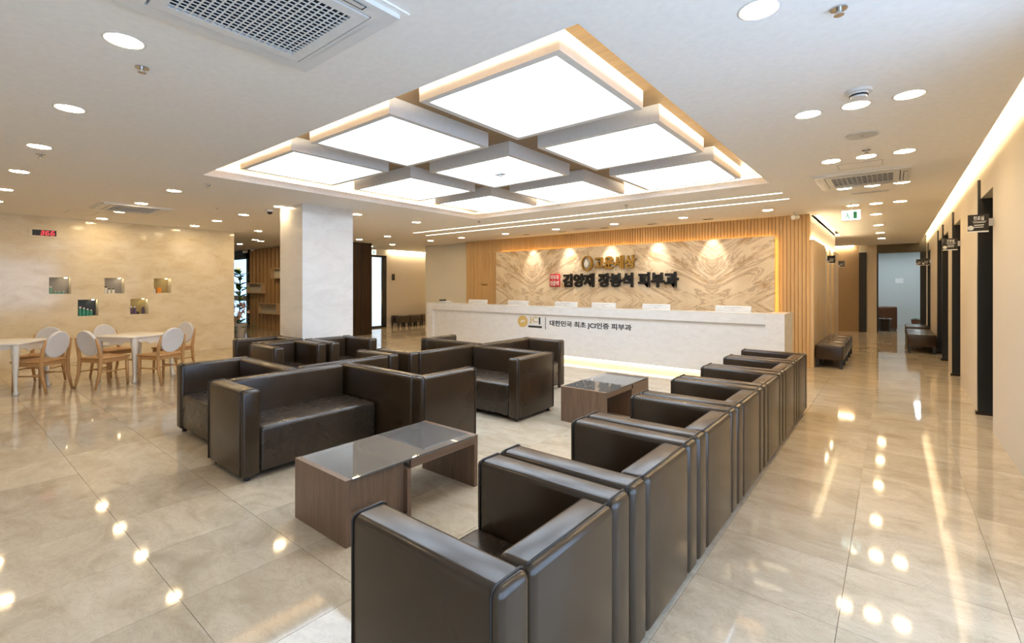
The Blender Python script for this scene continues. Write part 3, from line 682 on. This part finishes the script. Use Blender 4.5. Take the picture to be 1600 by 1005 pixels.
exit_sign(-13.9, 9.6, 2.58, R(40), 'lit exit sign hanging before the frosted glass door')

# ================================================================== RECEPTION COUNTER
ct = thing('reception_counter', 'long white stone reception counter with glowing base', 'counter', (0, 8.0, 0))
X0, X1 = -9.25, -1.25
build(MB().box(X0 + 0.221, X1 - 0.261, 0, 0.34, 0.915, 1.08), 'top_slab', M['counter_stone'], ct)
build(MB().box(X0, X0 + 0.22, 0, 0.74, 0.10, 1.08), 'end_panel', M['counter_stone'], ct)
build(MB().box(X1 - 0.26, X1, 0, 0.74, 0.10, 1.08), 'end_panel', M['counter_stone'], ct)
fp = build(MB().box(X0 + 0.22, X1 - 0.26, 0.055, 0.12, 0.10, 0.913), 'front_panel', M['counter_stone'], ct)
build(MB().box(X0 + 0.1, X1 - 0.1, 0.14, 0.66, 0.0, 0.10), 'plinth', M['white_lacquer'], ct)
build(MB().box(X0 + 0.05, X1 - 0.05, 0.09, 0.12, 0.08, 0.097), 'base_led', M['toe_light'], ct)
build(MB().box(X0 + 0.222, X1 - 0.262, 0.125, 0.80, 0.70, 0.74), 'work_surface', M['white_lacquer'], ct)
# lettering on the counter face
def put_text(nm, body, x0, x1, z0, z1, mat, y, ext=0.003, off=0.0, parent=None):
    return obj(nm, text_fit(body, x0, x1, z0, z1, mat, ext, off), parent, (0, y, 0), (PI / 2, 0, 0))
put_text('counter_lettering', '대한민국 최초 JCI인증 피부과', -5.50, -3.70, 0.665, 0.80, M['ink'], 0.053, 0.002, 0.022, ct)
jl = put_text('counter_initials_gold', 'JC', -6.03, -5.80, 0.70, 0.85, M['gold_print'], 0.053, 0.002, 0.018, ct)
put_text('counter_initial_dark', 'I', -5.775, -5.735, 0.70, 0.845, M['ink'], 0.053, 0.002, 0.01, ct)
build(MB().box(-6.05, -5.70, 0.050, 0.056, 0.625, 0.665), 'caption_bar', M['ink'], ct)
build(MB().box(-5.61, -5.60, 0.050, 0.056, 0.61, 0.86), 'divider_line', M['ink'], ct)
sd = MB(); nn = 32; k = len(sd.v)
for i in range(nn): sd.v.append((-6.20 + 0.135 * math.cos(2 * PI * i / nn), 0.049, 0.745 + 0.125 * math.sin(2 * PI * i / nn)))
for i in range(nn): sd.v.append((-6.20 + 0.135 * math.cos(2 * PI * i / nn), 0.056, 0.745 + 0.125 * math.sin(2 * PI * i / nn)))
for i in range(nn): sd.f.append((i, (i + 1) % nn, nn + (i + 1) % nn, nn + i))
sd.f.append(tuple(range(nn)))
build(sd, 'gold_seal', M['gold_print'], ct)
build(MB().tube([(-6.25, 0.047, 0.72), (-6.21, 0.047, 0.77), (-6.17, 0.047, 0.73), (-6.14, 0.047, 0.78)], 0.008, 6), 'seal_mark', M['white_print'], ct)
# sign on the marble panel
YS = YW - 0.14
put_text('gold_sign_letters', '고운세상', -5.56, -4.51, 1.90, 2.21, M['gold'], YS - 0.03, 0.03, 0.04)
tag(bpy.data.objects['gold_sign_letters'], 'raised gold Korean letters on the marble panel', 'sign')
put_text('black_sign_letters', '김양제 장봉석 피부과', -6.45, -3.54, 1.475, 1.81, M['black_letter'], YS - 0.025, 0.025, 0.045)
tag(bpy.data.objects['black_sign_letters'], 'raised bold black Korean letters under the gold letters', 'sign')
t = thing('red_seal_sign', 'red square seal with white Korean letters left of the black letters', 'sign', (-6.69, YS, 1.65))
rbx = rbox('seal_block', (-0.155, 0.155, -0.05, 0.0, -0.165, 0.165), 0.02, M['red'], t, 2)
obj('seal_upper_letters', text_fit('피부과', -0.13, 0.13, 0.015, 0.135, M['white_print'], 0.003, 0.02), t, (0, -0.052, 0), (PI / 2, 0, 0))
obj('seal_lower_letters', text_fit('전문의', -0.13, 0.13, -0.135, -0.015, M['white_print'], 0.003, 0.02), t, (0, -0.052, 0), (PI / 2, 0, 0))
t = thing('gold_emblem', 'oval gold emblem with a white drop beside the gold letters', 'emblem', (-5.75, YS, 2.05))
em = MB(); nn = 32
def ell(rx, rz, y_, cx=0, cz=0): return [(cx + rx * math.cos(2 * PI * i / nn), y_, cz + rz * math.sin(2 * PI * i / nn)) for i in range(nn)]
for (A_, B_) in ((ell(.155, .19, 0), ell(.155, .19, -.06)), (ell(.155, .19, -.06), ell(.11, .155, -.06, -.01, .005)), (ell(.11, .155, -.06, -.01, .005), ell(.11, .155, -.02, -.01, .005))):
    k = len(em.v); em.v += A_ + B_
    for i in range(nn): em.f.append((k + i, k + (i + 1) % nn, k + nn + (i + 1) % nn, k + nn + i))
build(em, 'oval_ring', M['gold'], t)
dr = MB(); pts = [(-.03, .12), (.02, .06), (.045, 0), (.03, -.07), (-.02, -.10), (-.07, -.06), (-.08, 0), (-.05, .05)]
k = len(dr.v); dr.v += [(x, -.055, z_) for x, z_ in pts] + [(x, -.005, z_) for x, z_ in pts]; m_ = len(pts)
dr.f.append(tuple(range(m_)))
for i in range(m_): dr.f.append((i, (i + 1) % m_, m_ + (i + 1) % m_, m_ + i))
build(dr, 'white_drop', M['white_print'], t)
# monitors on the reception desk
for k, (xa, xb) in enumerate([(-8.28, -7.66), (-7.0, -6.41), (-5.69, -5.13), (-4.79, -4.25), (-3.70, -3.16), (-2.38, -1.81)]):
    w_ = (xb - xa) / 2
    t = thing('monitor', 'white desktop monitor seen from behind on the counter, %s from the left' % ORD[k], 'monitor', ((xa + xb) / 2, 8.50, 0.74), 0, 'monitors behind the counter')
    o = rbox('housing', (-w_, w_, -0.02, 0.02, 0.0, 0.36), 0.012, M['white_plastic'], t, 2); o.location = (0, 0, 0.07); o.rotation_euler = (R(-7), 0, 0)
    build(MB().box(-w_ * .5, w_ * .5, -0.026, -0.02, 0.325, 0.332), 'vent', M['grille'], o)
    build(MB().box(-w_ * .12, w_ * .12, -0.024, -0.02, 0.285, 0.297), 'badge', M['grille'], o)
    build(MB().box(-w_ + .02, w_ - .02, 0.02, 0.022, 0.02, 0.34), 'screen', M['black_plastic'], o)
    build(MB().box(-0.05, 0.05, -0.02, 0.02, 0.0, 0.16).box(-0.13, 0.13, -0.09, 0.09, 0.0, 0.012), 'stand', M['white_plastic'], t)
t = thing('desk_telephone', 'grey desk telephone at the left end of the counter', 'telephone', (-8.75, 8.17, 1.08))
rbox('body', (-0.12, 0.12, -0.09, 0.09, 0, 0.05), 0.012, M['grille'], t, 2); rbox('handset', (-0.12, -0.05, -0.1, 0.1, 0.05, 0.085), 0.012, M['black_plastic'], t, 2)

# ================================================================== SOFAS
def sofa(label, group, x0, x1, y0, y1, face, arms, name='armchair', leather_m='leather', cat='armchair', h=0.70, seat_h=0.40):
    """face: degrees of the direction the seat looks towards (0 = +x)"""
    cx, cy = (x0 + x1) / 2, (y0 + y1) / 2
    if face in (0, 180): D, W = x1 - x0, y1 - y0
    else: D, W = y1 - y0, x1 - x0
    t = thing(name, label, cat, (cx, cy, 0), R(face), group)
    L = M[leather_m]; th = 0.14; hd, hw = D / 2, W / 2; e = 0.003
    ya, yb = -hw, hw
    for s_ in arms:
        if s_ < 0: a0, a1 = -hw, -hw + th; ya = a1
        else: a0, a1 = hw - th, hw; yb = a0
        am = rbox('armrest', (-hd, hd, a0, a1, 0.035, h), 0.028, L, t, 4)
        for xx in (-hd + 0.03, hd - 0.03):
            pp_ = MB(); q = 0.0015; c_ = 0.02
            lo, hi, y_0, y_1 = 0.05, h + q, a0 - q, a1 + q
            pp_.tube([(xx, y_0, lo), (xx, y_0, hi - c_), (xx, y_0 + c_ * .3, hi - c_ * .3), (xx, y_0 + c_, hi), (xx, y_1 - c_, hi), (xx, y_1 - c_ * .3, hi - c_ * .3), (xx, y_1, hi - c_), (xx, y_1, lo)], 0.0042, 5)
            build(pp_, 'piping', M['piping'], am, True)
    bk = rbox('backrest', (-hd, -hd + th, ya + e, yb - e, 0.035, h - 0.004), 0.028, L, t, 4)
    bp_ = MB().tube([(-hd + .028, ya + .01, h - .003), (-hd + .028, yb - .01, h - .003)], 0.0035, 5)
    build(bp_, 'piping', M['piping'], bk, True)
    st = rbox('seat', (-hd + th + e, hd - 0.012, ya + e, yb - e, 0.05, seat_h), 0.03, M['leather_seat'] if leather_m == 'leather' else L, t, 4)
    ft = MB()
    for sx in (-1, 1):
        for sy in (-1, 1):
            f_ = MB().cyl(sx * (hd - 0.06), sy * (hw - 0.06), 0.0, 0.05, 0.022, 0.026, 10); build(f_, 'foot', M['black_plastic'], t)
    return t
rowlab = ['nearest the camera', 'second from the camera', 'third from the camera', 'middle one', 'fifth from the camera', 'sixth from the camera', 'farthest, by the counter']
for k in range(7):
    y0 = 0.935 + k * 0.813
    sofa('dark brown leather armchair in the corridor-side row, %s' % rowlab[k], 'armchair row along the corridor', -1.5, -0.795, y0, y0 + 0.795, 180, (-1, 1))
S1 = 'pinwheel of leather sofas by the near coffee table'; S2 = 'pinwheel of leather sofas before the counter'; S3 = 'leather armchairs in front of the column'
LV = 'loveseat'; LC = 'sofa'
sofa('dark leather loveseat facing the near coffee table, its armrest towards the camera', S1, -4.52, -3.82, 1.49, 2.69, 0, (-1,), LV, cat=LC)
sofa('dark leather loveseat showing its back behind the near coffee table', S1, -4.48, -3.18, 2.70, 3.40, 90, (-1,), LV, cat=LC)
sofa('dark leather loveseat open towards the camera, leftmost of the near group', S1, -5.78, -4.53, 1.62, 2.31, 270, (-1,), LV, cat=LC)
sofa('dark leather loveseat facing the marble wall, hidden behind the near group', S1, -5.23, -4.53, 2.33, 3.50, 180, (-1,), LV, cat=LC)
sofa('dark leather loveseat open towards the camera before the white counter', S2, -4.44, -3.19, 4.05, 4.78, 270, (1,), LV, cat=LC)
sofa('dark leather loveseat with its back to the far coffee table, facing left', S2, -5.15, -4.45, 3.60, 4.79, 180, (1,), LV, cat=LC)
sofa('dark leather loveseat facing the far coffee table, nearest to the counter', S2, -4.49, -3.79, 4.80, 5.95, 0, (1,), LV, cat=LC)
sofa('dark leather loveseat facing the counter, left of the far group', S2, -5.70, -4.50, 4.80, 5.46, 90, (1,), LV, cat=LC)
sofa('dark leather armchair before the column, nearer of the right facing pair', S3, -6.95, -6.19, 2.80, 3.53, 0, (-1, 1))
sofa('dark leather armchair before the column, farther of the right facing pair', S3, -6.93, -6.15, 3.57, 4.34, 0, (-1, 1))
sofa('dark leather armchair open towards the camera, left end of the column group', S3, -7.79, -6.99, 2.90, 3.62, 270, (-1, 1))

# ================================================================== COFFEE TABLES
def coffee_table(label, x0, x1, y0, y1, rz):
    t = thing('coffee_table', label, 'coffee table', ((x0 + x1) / 2, (y0 + y1) / 2, 0), rz, 'walnut coffee tables')
    hx, hy, H_ = (x1 - x0) / 2, (y1 - y0) / 2, 0.385
    W_ = M['walnut']; WF = M['walnut_flat']
    build(MB().box(-hx, hx, -hy, -hy + 0.035, 0, H_), 'end_panel', W_, t)
    build(MB().box(-hx, hx, hy - 0.035, hy, 0, H_), 'end_panel', W_, t)
    yb = -hy + 0.47
    build(MB().box(-hx, hx, yb - 0.03, yb, 0, H_ - 0.065), 'inner_panel', W_, t)
    build(MB().box(-hx, hx, -hy + 0.036, yb - 0.031, 0.015, 0.04), 'box_floor', WF, t)
    build(MB().box(-hx, -hx + 0.025, -hy + 0.036, yb - 0.031, 0.04, H_ - 0.02), 'back_board', WF, t)
    build(MB().box(-hx + .03, hx, yb + 0.001, hy - 0.036, H_ - 0.065, H_ - 0.045), 'tray', WF, t)
    build(MB().box(hx - 0.022, hx, yb + 0.001, hy - 0.036, H_ - 0.045, H_ - 0.012), 'rail', WF, t)
    build(MB().box(-hx, -hx + 0.022, yb + 0.001, hy - 0.036, H_ - 0.065, H_ - 0.012), 'rail', WF, t)
    build(MB().box(hx - 0.05, hx - 0.034, -hy + 0.036, yb - 0.031, 0.04, H_ - 0.02), 'side_panel', W_, t)
    dw = build(MB().box(hx - 0.033, hx - 0.003, -hy + 0.038, -hy + 0.22, 0.06, 0.18), 'drawer', W_, t)
    build(MB().cyl(0, 0, 0, 0.012, 0.008, n=10), 'knob', M['black'], dw, loc=(hx - 0.003, -hy + 0.19, 0.13)).rotation_euler = (0, PI / 2, 0)
    build(MB().box(-hx + 0.002, hx - 0.002, -hy + 0.036, hy - 0.036, H_ - 0.011, H_ - 0.001), 'glass_top', M['table_glass'], t)
coffee_table('walnut coffee table with glass top between the near loveseat and armchairs', -3.02, -2.43, 1.50, 2.60, 0)
coffee_table('walnut coffee table with glass top nearer the reception counter', -2.88, -2.33, 4.44, 5.55, PI)

# ================================================================== DINING SET
def dining_table(cx, cy, rz, label):
    t = thing('dining_table', label, 'table', (cx, cy, 0), rz, 'white dining tables')
    h, H_ = 0.375, 0.72
    rbox('tabletop', (-h, h, -h, h, H_ - 0.028, H_), 0.008, M['white_lacquer'], t, 2)
    for q in range(4):
        a = q * PI / 2; c_, s2 = math.cos(a), math.sin(a); f = lambda u, v, z_: (u * c_ - v * s2, u * s2 + v * c_, z_)
        ap = MB(); n = 24; e = h - 0.035; L_ = e - 0.03
        prof = [0.075 - 0.03 * math.cos(2 * PI * i / n * 1.0) - 0.012 * math.cos(2 * PI * i / n * 4) for i in range(n + 1)]
        for i in range(n):
            u0, u1 = -L_ + 2 * L_ * i / n, -L_ + 2 * L_ * (i + 1) / n; z0, z1 = H_ - 0.03 - prof[i], H_ - 0.03 - prof[i + 1]; zt = H_ - 0.028
            ap.quad(f(u0, -e, z0), f(u1, -e, z1), f(u1, -e, zt), f(u0, -e, zt)); ap.quad(f(u0, -e + .018, z0), f(u0, -e + .018, zt), f(u1, -e + .018, zt), f(u1, -e + .018, z1)); ap.quad(f(u0, -e, z0), f(u0, -e + .018, z0), f(u1, -e + .018, z1), f(u1, -e, z1))
        build(ap, 'apron', M['white_lacquer'], t)
        lg = MB(); sec = [(0, .022, .006), (.03, .026, .008), (.06, .017, .004), (.12, .016, 0), (.3, .021, -.002), (.5, .028, .0), (.60, .034, .004), (.69, .034, .0)]
        ex = h - 0.05; k = 0
        for z_, r_, of in sec:
            cc = -ex - of * 1.5
            for (sx, sy) in ((-1, -1), (1, -1), (1, 1), (-1, 1)): lg.v.append(f(cc + sx * r_, cc + sy * r_, z_))
        for i in range(len(sec) - 1):
            for j in range(4): lg.f.append((i * 4 + j, i * 4 + (j + 1) % 4, i * 4 + 4 + (j + 1) % 4, i * 4 + 4 + j))
        lg.f.append((3, 2, 1, 0)); build(lg, 'leg', M['white_lacquer'], t, True)
    return t
def dining_chair_proto(label, loc, rz):
    """faces local +x"""
    t = thing('dining_chair', label, 'chair', loc, rz, 'oval back dining chairs')
    Wd = M['chair_wood']
    rbox('seat', (-0.21, 0.22, -0.215, 0.215, 0.425, 0.452), 0.012, Wd, t, 2)
    build(MB().box(-0.19, 0.2, -0.2, -0.18, 0.375, 0.425).box(-0.19, 0.2, 0.18, 0.2, 0.375, 0.425).box(0.18, 0.2, -0.18, 0.18, 0.375, 0.425).box(-0.2, -0.18, -0.18, 0.18, 0.375, 0.425), 'seat_rail', Wd, t)
    for s_ in (-1, 1):
        build(MB().tube([(0.185, s_ * 0.185, 0.425), (0.185, s_ * 0.187, 0.2), (0.195, s_ * 0.19, 0.0)], [0.022, 0.02, 0.014], 8), 'leg', Wd, t, True)
        build(MB().tube([(-0.27, s_ * 0.195, 0.0), (-0.215, s_ * 0.195, 0.22), (-0.20, s_ * 0.197, 0.44), (-0.225, s_ * 0.200, 0.60), (-0.262, s_ * 0.192, 0.74)], [0.015, 0.022, 0.026, 0.022, 0.012], 8), 'leg', Wd, t, True)
        build(MB().tube([(0.185, s_ * 0.186, 0.24), (-0.213, s_ * 0.194, 0.24)], 0.010, 6), 'stretcher', Wd, t, True)
    build(MB().tube([(-0.02, -0.19, 0.24), (-0.02, 0.19, 0.24)], 0.010, 6), 'stretcher', Wd, t, True)
    ov = MB(); n = 28; secs = [(-0.018, 0.90), (-0.022, 0.97), (-0.010, 1.0), (0.010, 1.0), (0.022, 0.97), (0.018, 0.90)]
    tl = R(-13)
    def pt(u, v, wv):
        x, z_ = wv, v; return (-0.232 + x * math.cos(tl) + z_ * math.sin(tl), u, 0.665 - x * math.sin(tl) * 1 + z_ * math.cos(tl))
    for wv, sc in secs:
        for i in range(n):
            a = 2 * PI * i / n; ov.v.append(pt(0.178 * sc * math.cos(a), 0.195 * sc * math.sin(a), wv))
    for i in range(len(secs) - 1):
        for j in range(n): ov.f.append((i * n + j, i * n + (j + 1) % n, i * n + n + (j + 1) % n, i * n + n + j))
    ov.f.append(tuple(reversed(range(n)))); ov.f.append(tuple((len(secs) - 1) * n + j for j in range(n)))
    build(ov, 'oval_back', M['chair_white'], t, True)
    return t
dining_table(-9.56, 2.14, R(29), 'white dining table with scalloped apron, the one nearer the sofas')
dining_table(-9.80, 0.68, R(-35), 'white dining table with scalloped apron at the left picture edge')
c0 = dining_chair_proto('oval white backed oak chair in front of the right dining table, back to the camera', (-9.24, 1.68, 0), math.atan2(0.9, -0.44))
def chair_at(x, y, ang, label):
    c = copy_tree(c0); c.location = (x, y, 0); c.rotation_euler = (0, 0, ang); c['label'] = label
chair_at(-8.93, 2.30, math.atan2(-0.39, -0.92), 'oval white backed oak chair right of the right dining table, beside the loveseat')
chair_at(-10.17, 1.98, math.atan2(0.39, 0.92), 'oval white backed oak chair behind the right dining table on its left')
chair_at(-9.80, 2.70, math.atan2(-0.9, 0.44), 'oval white backed oak chair behind the right dining table on its right')
chair_at(-9.50, 1.02, math.atan2(-0.62, -0.75), 'oval white backed oak chair right of the left dining table')
chair_at(-10.22, 1.08, math.atan2(-0.57, 0.82), 'oval white backed oak chair facing the camera behind the left dining table')
chair_at(-10.16, 0.16, math.atan2(0.82, 0.57), 'oval white backed oak chair cut by the left picture edge')

# ================================================================== LEFT WALL DISPLAY
t = thing('number_display', 'red number display reading 366 on the cream marble wall', 'display', (XLW, 1.405, 2.515))
build(slab((-0.215, 0.215), (-0.095, 0.095), [(-0.165, 0.165, -0.055, 0.055)], 0, 0.02, lambda u, v, w_: (w_, u, v)), 'frame', M['left_marble'], t)
build(MB().box(0.001, 0.012, -0.165, 0.165, -0.055, 0.055), 'screen', M['black_plastic'], t)
SEG = {'3': 'abgcd', '6': 'acdefg'}
for k, ch in enumerate('366'):
    u0 = -0.052 + k * 0.072; wd, ht, th = 0.045, 0.035, 0.008; sh = lambda z_: 0.15 * z_
    for s_ in SEG[ch]:
        if s_ in 'adg':
            zc = {'a': ht, 'g': 0, 'd': -ht}[s_]; b0 = MB().box(0.012, 0.015, u0 + sh(zc) + .004, u0 + wd + sh(zc) - .004, zc - th / 2, zc + th / 2)
        else:
            zc = ht / 2 if s_ in 'bf' else -ht / 2; uc = u0 + (wd if s_ in 'bc' else 0) + sh(zc); b0 = MB().box(0.012, 0.015, uc - th / 2, uc + th / 2, zc - ht / 2 + .004, zc + ht / 2 - .004)
        build(b0, 'segment', M['red_led'], t)

# niche contents
def bottle(y, z_, r, h, mat, cap, label, x=None, name='bottle'):
    t = thing(name, label, 'bottle', (XLW - 0.10 if x is None else x, y, z_))
    b0 = MB().cyl(0, 0, 0, h * .72, r, r, 14).cyl(0, 0, h * .72, h * .8, r, r * .6, 14)
    build(b0, 'body', M[mat], t, False); build(MB().cyl(0, 0, h * .8, h, r * .62, r * .62, 12), 'cap', M[cap], t)
for k in range(4): bottle(1.93 + k * 0.055, 0.90, 0.026, 0.19 - 0.022 * k, 'teal', 'white_plastic', 'teal bottle with white cap in the dark lower niche, %s from the left' % ORD[k])
bottle(1.50, 1.35, 0.028, 0.15, 'teal_pale', 'white_plastic', 'tall pale teal bottle in the first upper niche')
for k in range(3): bottle(1.565 + k * 0.058, 1.35, 0.026, 0.055, 'teal_pale', 'white_plastic', 'low teal jar with white lid in the first upper niche, %s from the left' % ORD[k], name='jar')
for k in range(3): bottle(2.325 + k * 0.06, 1.35, 0.024, 0.10 + 0.05 * (k == 0), 'white_plastic', 'black_plastic', 'white bottle with dark cap in the middle upper niche, %s from the left' % ORD[k])
for k in range(2): bottle(2.745 + k * 0.06, 0.90, 0.026, 0.17, 'purple', 'white_plastic', 'purple bottle with pale cap in the right lower niche, %s from the left' % ORD[k])
bottle(2.955, 0.90, 0.028, 0.15, 'purple', 'purple', 'purple bottle at the right of the lower right niche')
bottle(2.86, 0.90, 0.022, 0.05, 'black_plastic', 'black_plastic', 'small dark jar between the purple bottles', name='jar')
bottle(3.155, 1.35, 0.022, 0.10, 'white_plastic', 'white_plastic', 'small white bottle in the last upper niche')
t = tag(rbox('orange_box', (-0.03, 0.03, -0.04, 0.04, 0, 0.12), 0.006, M['orange'], None, 2), 'orange box in the last upper niche', 'box'); t.location = (XLW - 0.10, 3.235, 1.35)

# ================================================================== FIN SHELF, ENTRANCE, PLANT
fs = thing('fin_shelf', 'oak wall of vertical fins with small box shelves beside the entrance', 'shelf', (0, 7.4, 0))
fin_me = MB().box(-0.09, 0.09, 0, 0.2, 0, CEIL - 0.02).mesh('fin', M['shelf_wood'])
x = -18.2
while x < -12.9: obj('fin', fin_me, fs, (x, 0, 0)); x += 0.295
def cubby(xa, xb, z0, z1):
    c_ = build(MB().box(xa, xb, -0.14, -0.005, z0, z0 + .03).box(xa, xb, -0.14, -0.005, z1 - .03, z1).box(xa, xa + .03, -0.14, -0.005, z0 + .03, z1 - .03).box(xb - .03, xb, -0.14, -0.005, z0 + .03, z1 - .03), 'box_shelf', M['oak_smooth'], fs)
    build(MB().box(xa + .03, xb - .03, -0.03, -0.005, z0 + .03, z1 - .03), 'shelf_back', M['white_wall'], c_)
cubby(-18.2, -17.0, 1.25, 1.62); cubby(-17.25, -15.9, 0.55, 0.92); cubby(-16.3, -15.2, 1.75, 2.1)
en = struct('door_11', MB().box(-18.45, -18.28, 7.35, 7.45, 0, CEIL).box(-20.3, -18.28, 7.35, 7.45, 2.5, CEIL).box(-20.4, -20.25, 7.35, 7.45, 0, CEIL).box(-20.25, -18.45, 7.35, 7.45, 0, 0.1), M['black'], 'black framed glass entrance door behind the plants')
build(MB().box(-20.25, -18.45, 7.39, 7.41, 0.1, 2.5), 'door_pane', M['clear_glass'], en)
build(MB().box(-20.25, -18.45, 7.37, 7.43, 0.95, 1.15), 'push_bar', M['chrome'], en)
pl = thing('flowering_plant', 'tall green plant with pale pink orchids by the marble wall end', 'plant', (-14.9, 5.75, 0))
build(MB().cyl(0, 0, 0, 0.42, 0.16, 0.2, 20).cyl(0, 0, 0.40, 0.42, 0.18, 0.18, 20), 'pot', M['pot'], pl, False)
rnd = random.Random(3)
def leaf(mb, base, dirv, ln, wd):
    d = Vector(dirv).normalized(); up = Vector((0, 0, 1)); s_ = d.cross(up).normalized() if abs(d.z) < .95 else Vector((1, 0, 0))
    p = [Vector(base) + d * ln * f + Vector((0, 0, -0.25 * ln * f * f)) for f in (0, .35, .7, 1)]
    ws = [0.15, 1, .8, 0.05]; k = len(mb.v)
    for q, ww in zip(p, ws): mb.v += [tuple(q - s_ * wd * ww), tuple(q + s_ * wd * ww)]
    for i in range(3): mb.f.append((k + 2 * i, k + 2 * i + 1, k + 2 * i + 3, k + 2 * i + 2))
for q in range(80):
    z0 = rnd.uniform(0.1, 1.95); a = rnd.uniform(0, 2 * PI); lm = MB(); leaf(lm, (0.04 * math.cos(a), 0.04 * math.sin(a), z0), (math.cos(a), math.sin(a), rnd.uniform(.1, .8)), rnd.uniform(.3, .5), rnd.uniform(.05, .085)); build(lm, 'leaf', M['leaf'], pl)
build(MB().tube([(0, 0, 0.4), (0.02, 0, 1.2), (0, 0.02, 1.95)], 0.018, 8), 'stem', M['leaf'], pl)
for q in range(26):
    a = rnd.uniform(-2.2, 0.9); rr = rnd.uniform(.12, .3); z0 = rnd.uniform(.45, 1.05); fm = MB()
    for p5 in range(5):
        b5 = 2 * PI * p5 / 5; leaf(fm, (rr * math.cos(a), rr * math.sin(a), z0), (math.cos(a) * .4 - math.sin(a) * math.cos(b5), math.sin(a) * .4 + math.cos(a) * math.cos(b5), math.sin(b5) + .1), 0.09, 0.04)
    build(fm, 'flower', M['petal'], pl)

# ================================================================== CORRIDOR FURNITURE AND SIGNS
def stool(label, x0, x1, y0, y1, group):
    t = thing('leather_stool', label, 'stool', ((x0 + x1) / 2, (y0 + y1) / 2, 0), 0, group)
    hx, hy = (x1 - x0) / 2, (y1 - y0) / 2 - 0.004
    rbox('seat', (-hx, hx, -hy, hy, 0.15, 0.42), 0.025, M['leather'], t, 3)
    for sx in (-1, 1):
        for sy in (-1, 1): build(MB().box(sx * hx - sx * .06, sx * hx - sx * .01, sy * hy - sy * .06, sy * hy - sy * .01, 0, 0.152), 'leg', M['black_plastic'], t)
for k in range(4): stool('dark leather cube stool along the oak corridor wall, %s from the camera' % ORD[k], -1.12, -0.69, 10.33 + k * 0.64, 10.96 + k * 0.64, 'stools along the oak wall')
for k in range(3): stool('dark leather stool against the beige corridor wall, nearer bench, %s unit' % ORD[k], 0.26, 0.75, 13.85 + k * 0.6, 14.44 + k * 0.6, 'stools along the beige wall')
for k in range(2): stool('dark leather stool against the beige corridor wall, farther bench, %s unit' % ORD[k], 0.27, 0.75, 16.5 + k * 0.6, 17.09 + k * 0.6, 'stools along the beige wall')
for k in range(4): stool('small dark leather stool along the cream wall behind the column, %s from the glass door' % ORD[k], -14.42, -13.98, 10.75 + k * 0.56, 11.29 + k * 0.56, 'stools along the cream wall')
sofa('chestnut leather armchair in the room at the corridor end', None, -0.75, 0.12, 20.6, 21.5, 0, (-1, 1), 'armchair', 'tan_leather', 'armchair', 0.78, 0.44)
t = thing('side_stool', 'dark round stool beside the chestnut armchair', 'stool', (-0.20, 20.2, 0)); build(MB().cyl(0, 0, 0.0, 0.40, 0.15, 0.17, 20), 'drum', M['dark_brown'], t); build(MB().cyl(0, 0, 0.40, 0.43, 0.18, 0.18, 20), 'top', M['chrome'], t)
t = thing('small_plant', 'small potted plant on the floor in the end room', 'plant', (0.62, 21.5, 0)); build(MB().cyl(0, 0, 0, 0.35, 0.1, 0.13, 16), 'pot', M['tan_leather'], t)
lm = MB()
for q in range(12): leaf(lm, (0, 0, 0.34), (math.cos(q * .52), math.sin(q * .52), .5), .25, .02)
build(lm, 'leaves', M['leaf'], t)
def door_sign(x0, x1, y, z0, z1, label, wall_x, title=False):
    t = thing('door_sign', label, 'sign', ((x0 + x1) / 2, y, (z0 + z1) / 2), 0, 'hanging door signs')
    hw, hh = (x1 - x0) / 2, (z1 - z0) / 2
    build(MB().box(-hw, hw, -0.012, 0.012, -hh, hh), 'board', M['sign_black'], t)
    build(MB().box(-hw, hw, -0.012, 0.012, -hh - .012, -hh), 'lower_edge', M['white_plastic'], t)
    s_ = 1 if wall_x > x1 - 0.001 else -1
    xe = (x1 if s_ > 0 else x0) - (x0 + x1) / 2
    build(MB().box(xe, wall_x - (x0 + x1) / 2, -0.014, 0.014, -hh * .45, hh * .45), 'bracket', M['chrome'], t)
    if title: obj('sign_title', text_fit('진료실', -hw * .45, hw * .55, hh * .30, hh * .80, M['white_print'], 0.001, 0.012), t, (0, -0.0135, 0), (PI / 2, 0, 0))
    build(MB().box(-hw * .55, hw * .75, -0.0135, -0.012, hh * .12, hh * .17).box(-hw * .45, hw * .65, -0.0135, -0.012, -hh * .02, hh * .04), 'rule_lines', M['grille'], t)
    build(MB().box(-hw * .4, hw * .55, -0.0135, -0.012, -hh * .34, -hh * .22).box(-hw * .4, hw * .5, -0.0135, -0.012, -hh * .58, -hh * .48), 'small_lines', M['grille'], t)
    build(MB().cyl(0, 0, 0, 0.0015, hh * .28, n=16), 'round_mark', M['grille'], t, loc=(-hw * .72, -0.012, -hh * .6)).rotation_euler = (PI / 2, 0, 0)
door_sign(0.61, 0.765, 6.83, 2.07, 2.24, 'black hanging door sign nearest the camera on the beige wall', 0.80, True)
door_sign(0.60, 0.765, 9.80, 2.06, 2.23, 'black hanging door sign second along the beige wall', 0.80, True)
door_sign(0.60, 0.75, 16.4, 2.06, 2.23, 'black hanging door sign third along the beige wall', 0.80)
door_sign(0.50, 0.62, 17.10, 2.08, 2.24, 'black hanging door sign farthest along the beige wall', 0.80)
door_sign(-1.10, -0.96, 12.25, 2.0, 2.16, 'black hanging door sign nearer one on the oak wall', -1.13)
door_sign(-1.10, -0.97, 14.9, 2.0, 2.16, 'black hanging door sign farther one on the oak wall', -1.13)
print('objects', len(bpy.data.objects))
